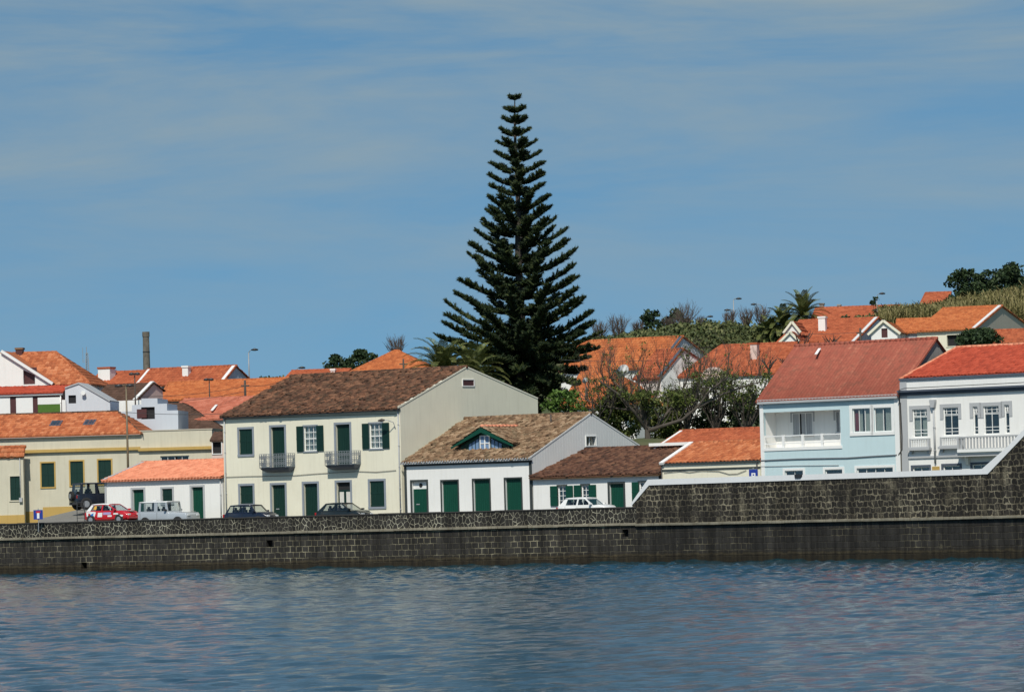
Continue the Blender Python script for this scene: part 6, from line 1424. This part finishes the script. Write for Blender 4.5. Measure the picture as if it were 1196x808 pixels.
for w, w2 in ((WL2, WK), (WK, WR2)):
    d = (w2-w).normalized(); L = (w2-w).length; k = 0
    while k < L-2: p = w+d*k+Vector((0, 5.2, 0)); q = p+d*1.6; m.add([Vector((p.x, p.y-.07, STREET+.009)), Vector((q.x, q.y-.07, STREET+.009)), Vector((q.x, q.y+.07, STREET+.009)), Vector((p.x, p.y+.07, STREET+.009))], [(0, 1, 2, 3)]); k += 4
tag(m.build('road_marking', M['white_paint']), kind='structure')
# a paved slip of road climbing beside the yellow house
pa, pb = at(52, 604.5, 316), at(112, 590, 322)
z_ = [(at(44, 600, 312).x, 312, STREET+.1), (at(92, 600, 311).x, 311, STREET+.35), (at(150, 600, 316).x, 316, 3.48), (at(46, 600, 331).x, 331, STREET+.95), (at(100, 600, 332).x, 332, 4.75), (at(128, 600, 333).x, 333, 5.0)]
m = MB().add([Vector(p) for p in z_], [(0, 1, 4, 3), (1, 2, 5, 4)]); m.add([Vector(p)-Vector((0, 0, 1)) for p in z_], []); tag(m.build('ramp', M['paving']), kind='structure')
m = MB(); q0 = at(100, 600, 0.5+313.0); rx0, rx1 = at(92, 600, 315.5).x, at(172, 600, 315.5).x
m.wbox(rx0-1.2, rx1-.6, 314, 318.2, STREET+.006, 3.495); tag(m.build('paved_apron', M['asphalt']), kind='structure')

# water: one sheet to the horizon, rippled by summed wave trains
wx = np.concatenate([-np.geomspace(4000, 62, 14), np.arange(-60, 60.01, .28), np.geomspace(62, 4000, 14)])
wy = np.concatenate([[-3000, -500, -50, 20, 60], np.arange(76, 330, .30), np.geomspace(340, 5000, 12)])
X, Y = np.meshgrid(wx, wy); Z = np.zeros_like(X); r2 = np.random.default_rng(3)
for k in range(60):
    lam = .75*(5/.75)**(r2.random()**1.7); th = r2.normal(-1.3, .8); a = .0052*lam**.9*(.5+r2.random()); kx, ky = 2*math.pi/lam*math.cos(th), 2*math.pi/lam*math.sin(th); Z += a*np.sin(kx*X+ky*Y+r2.random()*6.28)
mod = .62+.38*np.sin(X*.05+Y*.031+1.2*np.sin(Y*.02)); fade = np.clip((62-np.abs(X))/6, 0, 1)*np.clip((Y-76)/6, 0, 1)*np.clip((334-Y)/6, 0, 1)
Z *= mod*fade*WAVE
V = np.stack([X, Y, Z], -1).reshape(-1, 3); nx = len(wx); i, j = np.meshgrid(np.arange(nx-1), np.arange(len(wy)-1)); b = (j*nx+i).ravel(); F = np.stack([b, b+1, b+nx+1, b+nx], 1)
n = N('harbour_water'); o = n.obj(); n.b.inputs['Base Color'].default_value = (.005, .032, .046, 1); n.rough(.07); n.b.inputs['IOR'].default_value = 1.333
w1 = n.noise(n.mapping(o, (1, .75, 1)), 3.4, 6, .72); w2 = n.noise(n.mapping(o, (1, .8, 1), (0, 0, .4)), .9, 3, .5); pt = n.ramp(n.noise(n.mapping(o, (1, .35, 1)), .05, 3, .6), [(.35, (.55, .55, .55)), (.65, (1, 1, 1))])
hh = n.math('ADD', w1, n.math('MULTIPLY', w2, .8)); bp = n.new('ShaderNodeBump'); bp.inputs['Distance'].default_value = WBUMP; n.l.new(n.math('MULTIPLY', pt, 1.0), bp.inputs['Strength']); n.l.new(hh, bp.inputs['Height']); n.l.new(bp.outputs[0], n.b.inputs['Normal'])
w = np_mesh('water', V, F, n.m, smooth=True); tag(w, kind='structure')

# ------------------------------------------------------------------ light, sky, camera
SUN_EL = R(49); sd = Vector((-.18, -.984, 0)).normalized(); sv = Vector((sd.x*math.cos(SUN_EL), sd.y*math.cos(SUN_EL), math.sin(SUN_EL)))
sl = bpy.data.lights.new('sun', 'SUN'); sl.energy = SUNE; sl.angle = R(.55); sl.color = (1.0, .945, .84); so = bpy.data.objects.new('sun', sl); link(so); so.rotation_euler = sv.to_track_quat('Z', 'Y').to_euler()
world = bpy.data.worlds.new('World'); sc.world = world; world.use_nodes = True; nt = world.node_tree; nn = nt.nodes; bgn = nn['Background']; bgn.inputs['Strength'].default_value = SKYS
sky = nn.new('ShaderNodeTexSky'); sky.sky_type = 'NISHITA'; sky.sun_disc = False; sky.sun_elevation = SUN_EL; sky.sun_rotation = math.atan2(sd.x, sd.y); sky.air_density = 1.0; sky.dust_density = .6; sky.ozone_density = 2.0
tc = nn.new('ShaderNodeTexCoord'); mp = nn.new('ShaderNodeMapping'); mp.inputs['Location'].default_value = (0, 0, .20); nt.links.new(tc.outputs['Generated'], mp.inputs['Vector']); nm = nn.new('ShaderNodeVectorMath'); nm.operation = 'NORMALIZE'; nt.links.new(mp.outputs[0], nm.inputs[0]); nt.links.new(nm.outputs[0], sky.inputs['Vector'])
def wmix(fac, a, b, mode='MIX'):
    m = nn.new('ShaderNodeMix'); m.data_type = 'RGBA'; m.blend_type = mode
    for s_, v in ((m.inputs[0], fac), (m.inputs[6], a), (m.inputs[7], b)):
        if isinstance(v, (int, float)): s_.default_value = v
        elif isinstance(v, tuple): s_.default_value = (*v, 1)
        else: nt.links.new(v, s_)
    return m.outputs[2]
def wnoise(scale, vec_scale, det=6, rough=.6, loc=(0, 0, 0)):
    m = nn.new('ShaderNodeMapping'); m.inputs['Scale'].default_value = vec_scale; m.inputs['Location'].default_value = loc; m.inputs['Rotation'].default_value = (0, .05, 0); nt.links.new(tc.outputs['Generated'], m.inputs['Vector']); t = nn.new('ShaderNodeTexNoise'); t.inputs['Scale'].default_value = scale; t.inputs['Detail'].default_value = det; t.inputs['Roughness'].default_value = rough
    t.inputs['Distortion'].default_value = .4; nt.links.new(m.outputs[0], t.inputs['Vector']); r = nn.new('ShaderNodeValToRGB'); nt.links.new(t.outputs['Fac'], r.inputs[0]); return r
tint = wmix(1.0, sky.outputs[0], SKYTINT, 'MULTIPLY')
r1 = wnoise(7, (1.0, 1.0, 6), 6, .6, (.7, 0, .3)); r1.color_ramp.elements[0].position = .36; r1.color_ramp.elements[1].position = .66; r1.color_ramp.elements[1].color = (.9, .9, .9, 1)
# cloud veils thicken with height above the hill
sp = nn.new('ShaderNodeSeparateXYZ'); nt.links.new(tc.outputs['Generated'], sp.inputs[0]); mr = nn.new('ShaderNodeMapRange'); mr.inputs['From Min'].default_value = .03; mr.inputs['From Max'].default_value = .115; mr.inputs['To Min'].default_value = .22; mr.inputs['To Max'].default_value = 1.0; nt.links.new(sp.outputs['Z'], mr.inputs['Value'])
mu = nn.new('ShaderNodeMath'); mu.operation = 'MULTIPLY'; nt.links.new(r1.outputs[0], mu.inputs[0]); nt.links.new(mr.outputs[0], mu.inputs[1])
mr2 = nn.new('ShaderNodeMapRange'); mr2.inputs['From Min'].default_value = .12; mr2.inputs['From Max'].default_value = .24; mr2.inputs['To Min'].default_value = 1.0; mr2.inputs['To Max'].default_value = .15; nt.links.new(sp.outputs['Z'], mr2.inputs['Value']); mu2 = nn.new('ShaderNodeMath'); mu2.operation = 'MULTIPLY'; nt.links.new(mu.outputs[0], mu2.inputs[0]); nt.links.new(mr2.outputs[0], mu2.inputs[1])
fin = wmix(mu2.outputs[0], tint, CLOUD); nt.links.new(fin, bgn.inputs['Color'])
cd_ = bpy.data.cameras.new('camera'); cam = bpy.data.objects.new('camera', cd_); link(cam); cd_.sensor_width = 36; cd_.lens = 36*FPX/1196; cd_.clip_start = .5; cd_.clip_end = 9000
cam.matrix_world = Matrix.Translation(CAM) @ Matrix.Rotation(math.pi/2+PITCH, 4, 'X') @ Matrix.Rotation(-ROLL, 4, 'Z'); sc.camera = cam
sc.view_settings.view_transform = 'Standard'; sc.view_settings.look = 'None'; sc.view_settings.exposure = EXPO; sc.view_settings.gamma = 1; sc.view_settings.use_curve_mapping = False
sc.render.engine = 'CYCLES'; sc.cycles.max_bounces = 6; sc.cycles.transparent_max_bounces = 12; sc.cycles.use_denoising = True
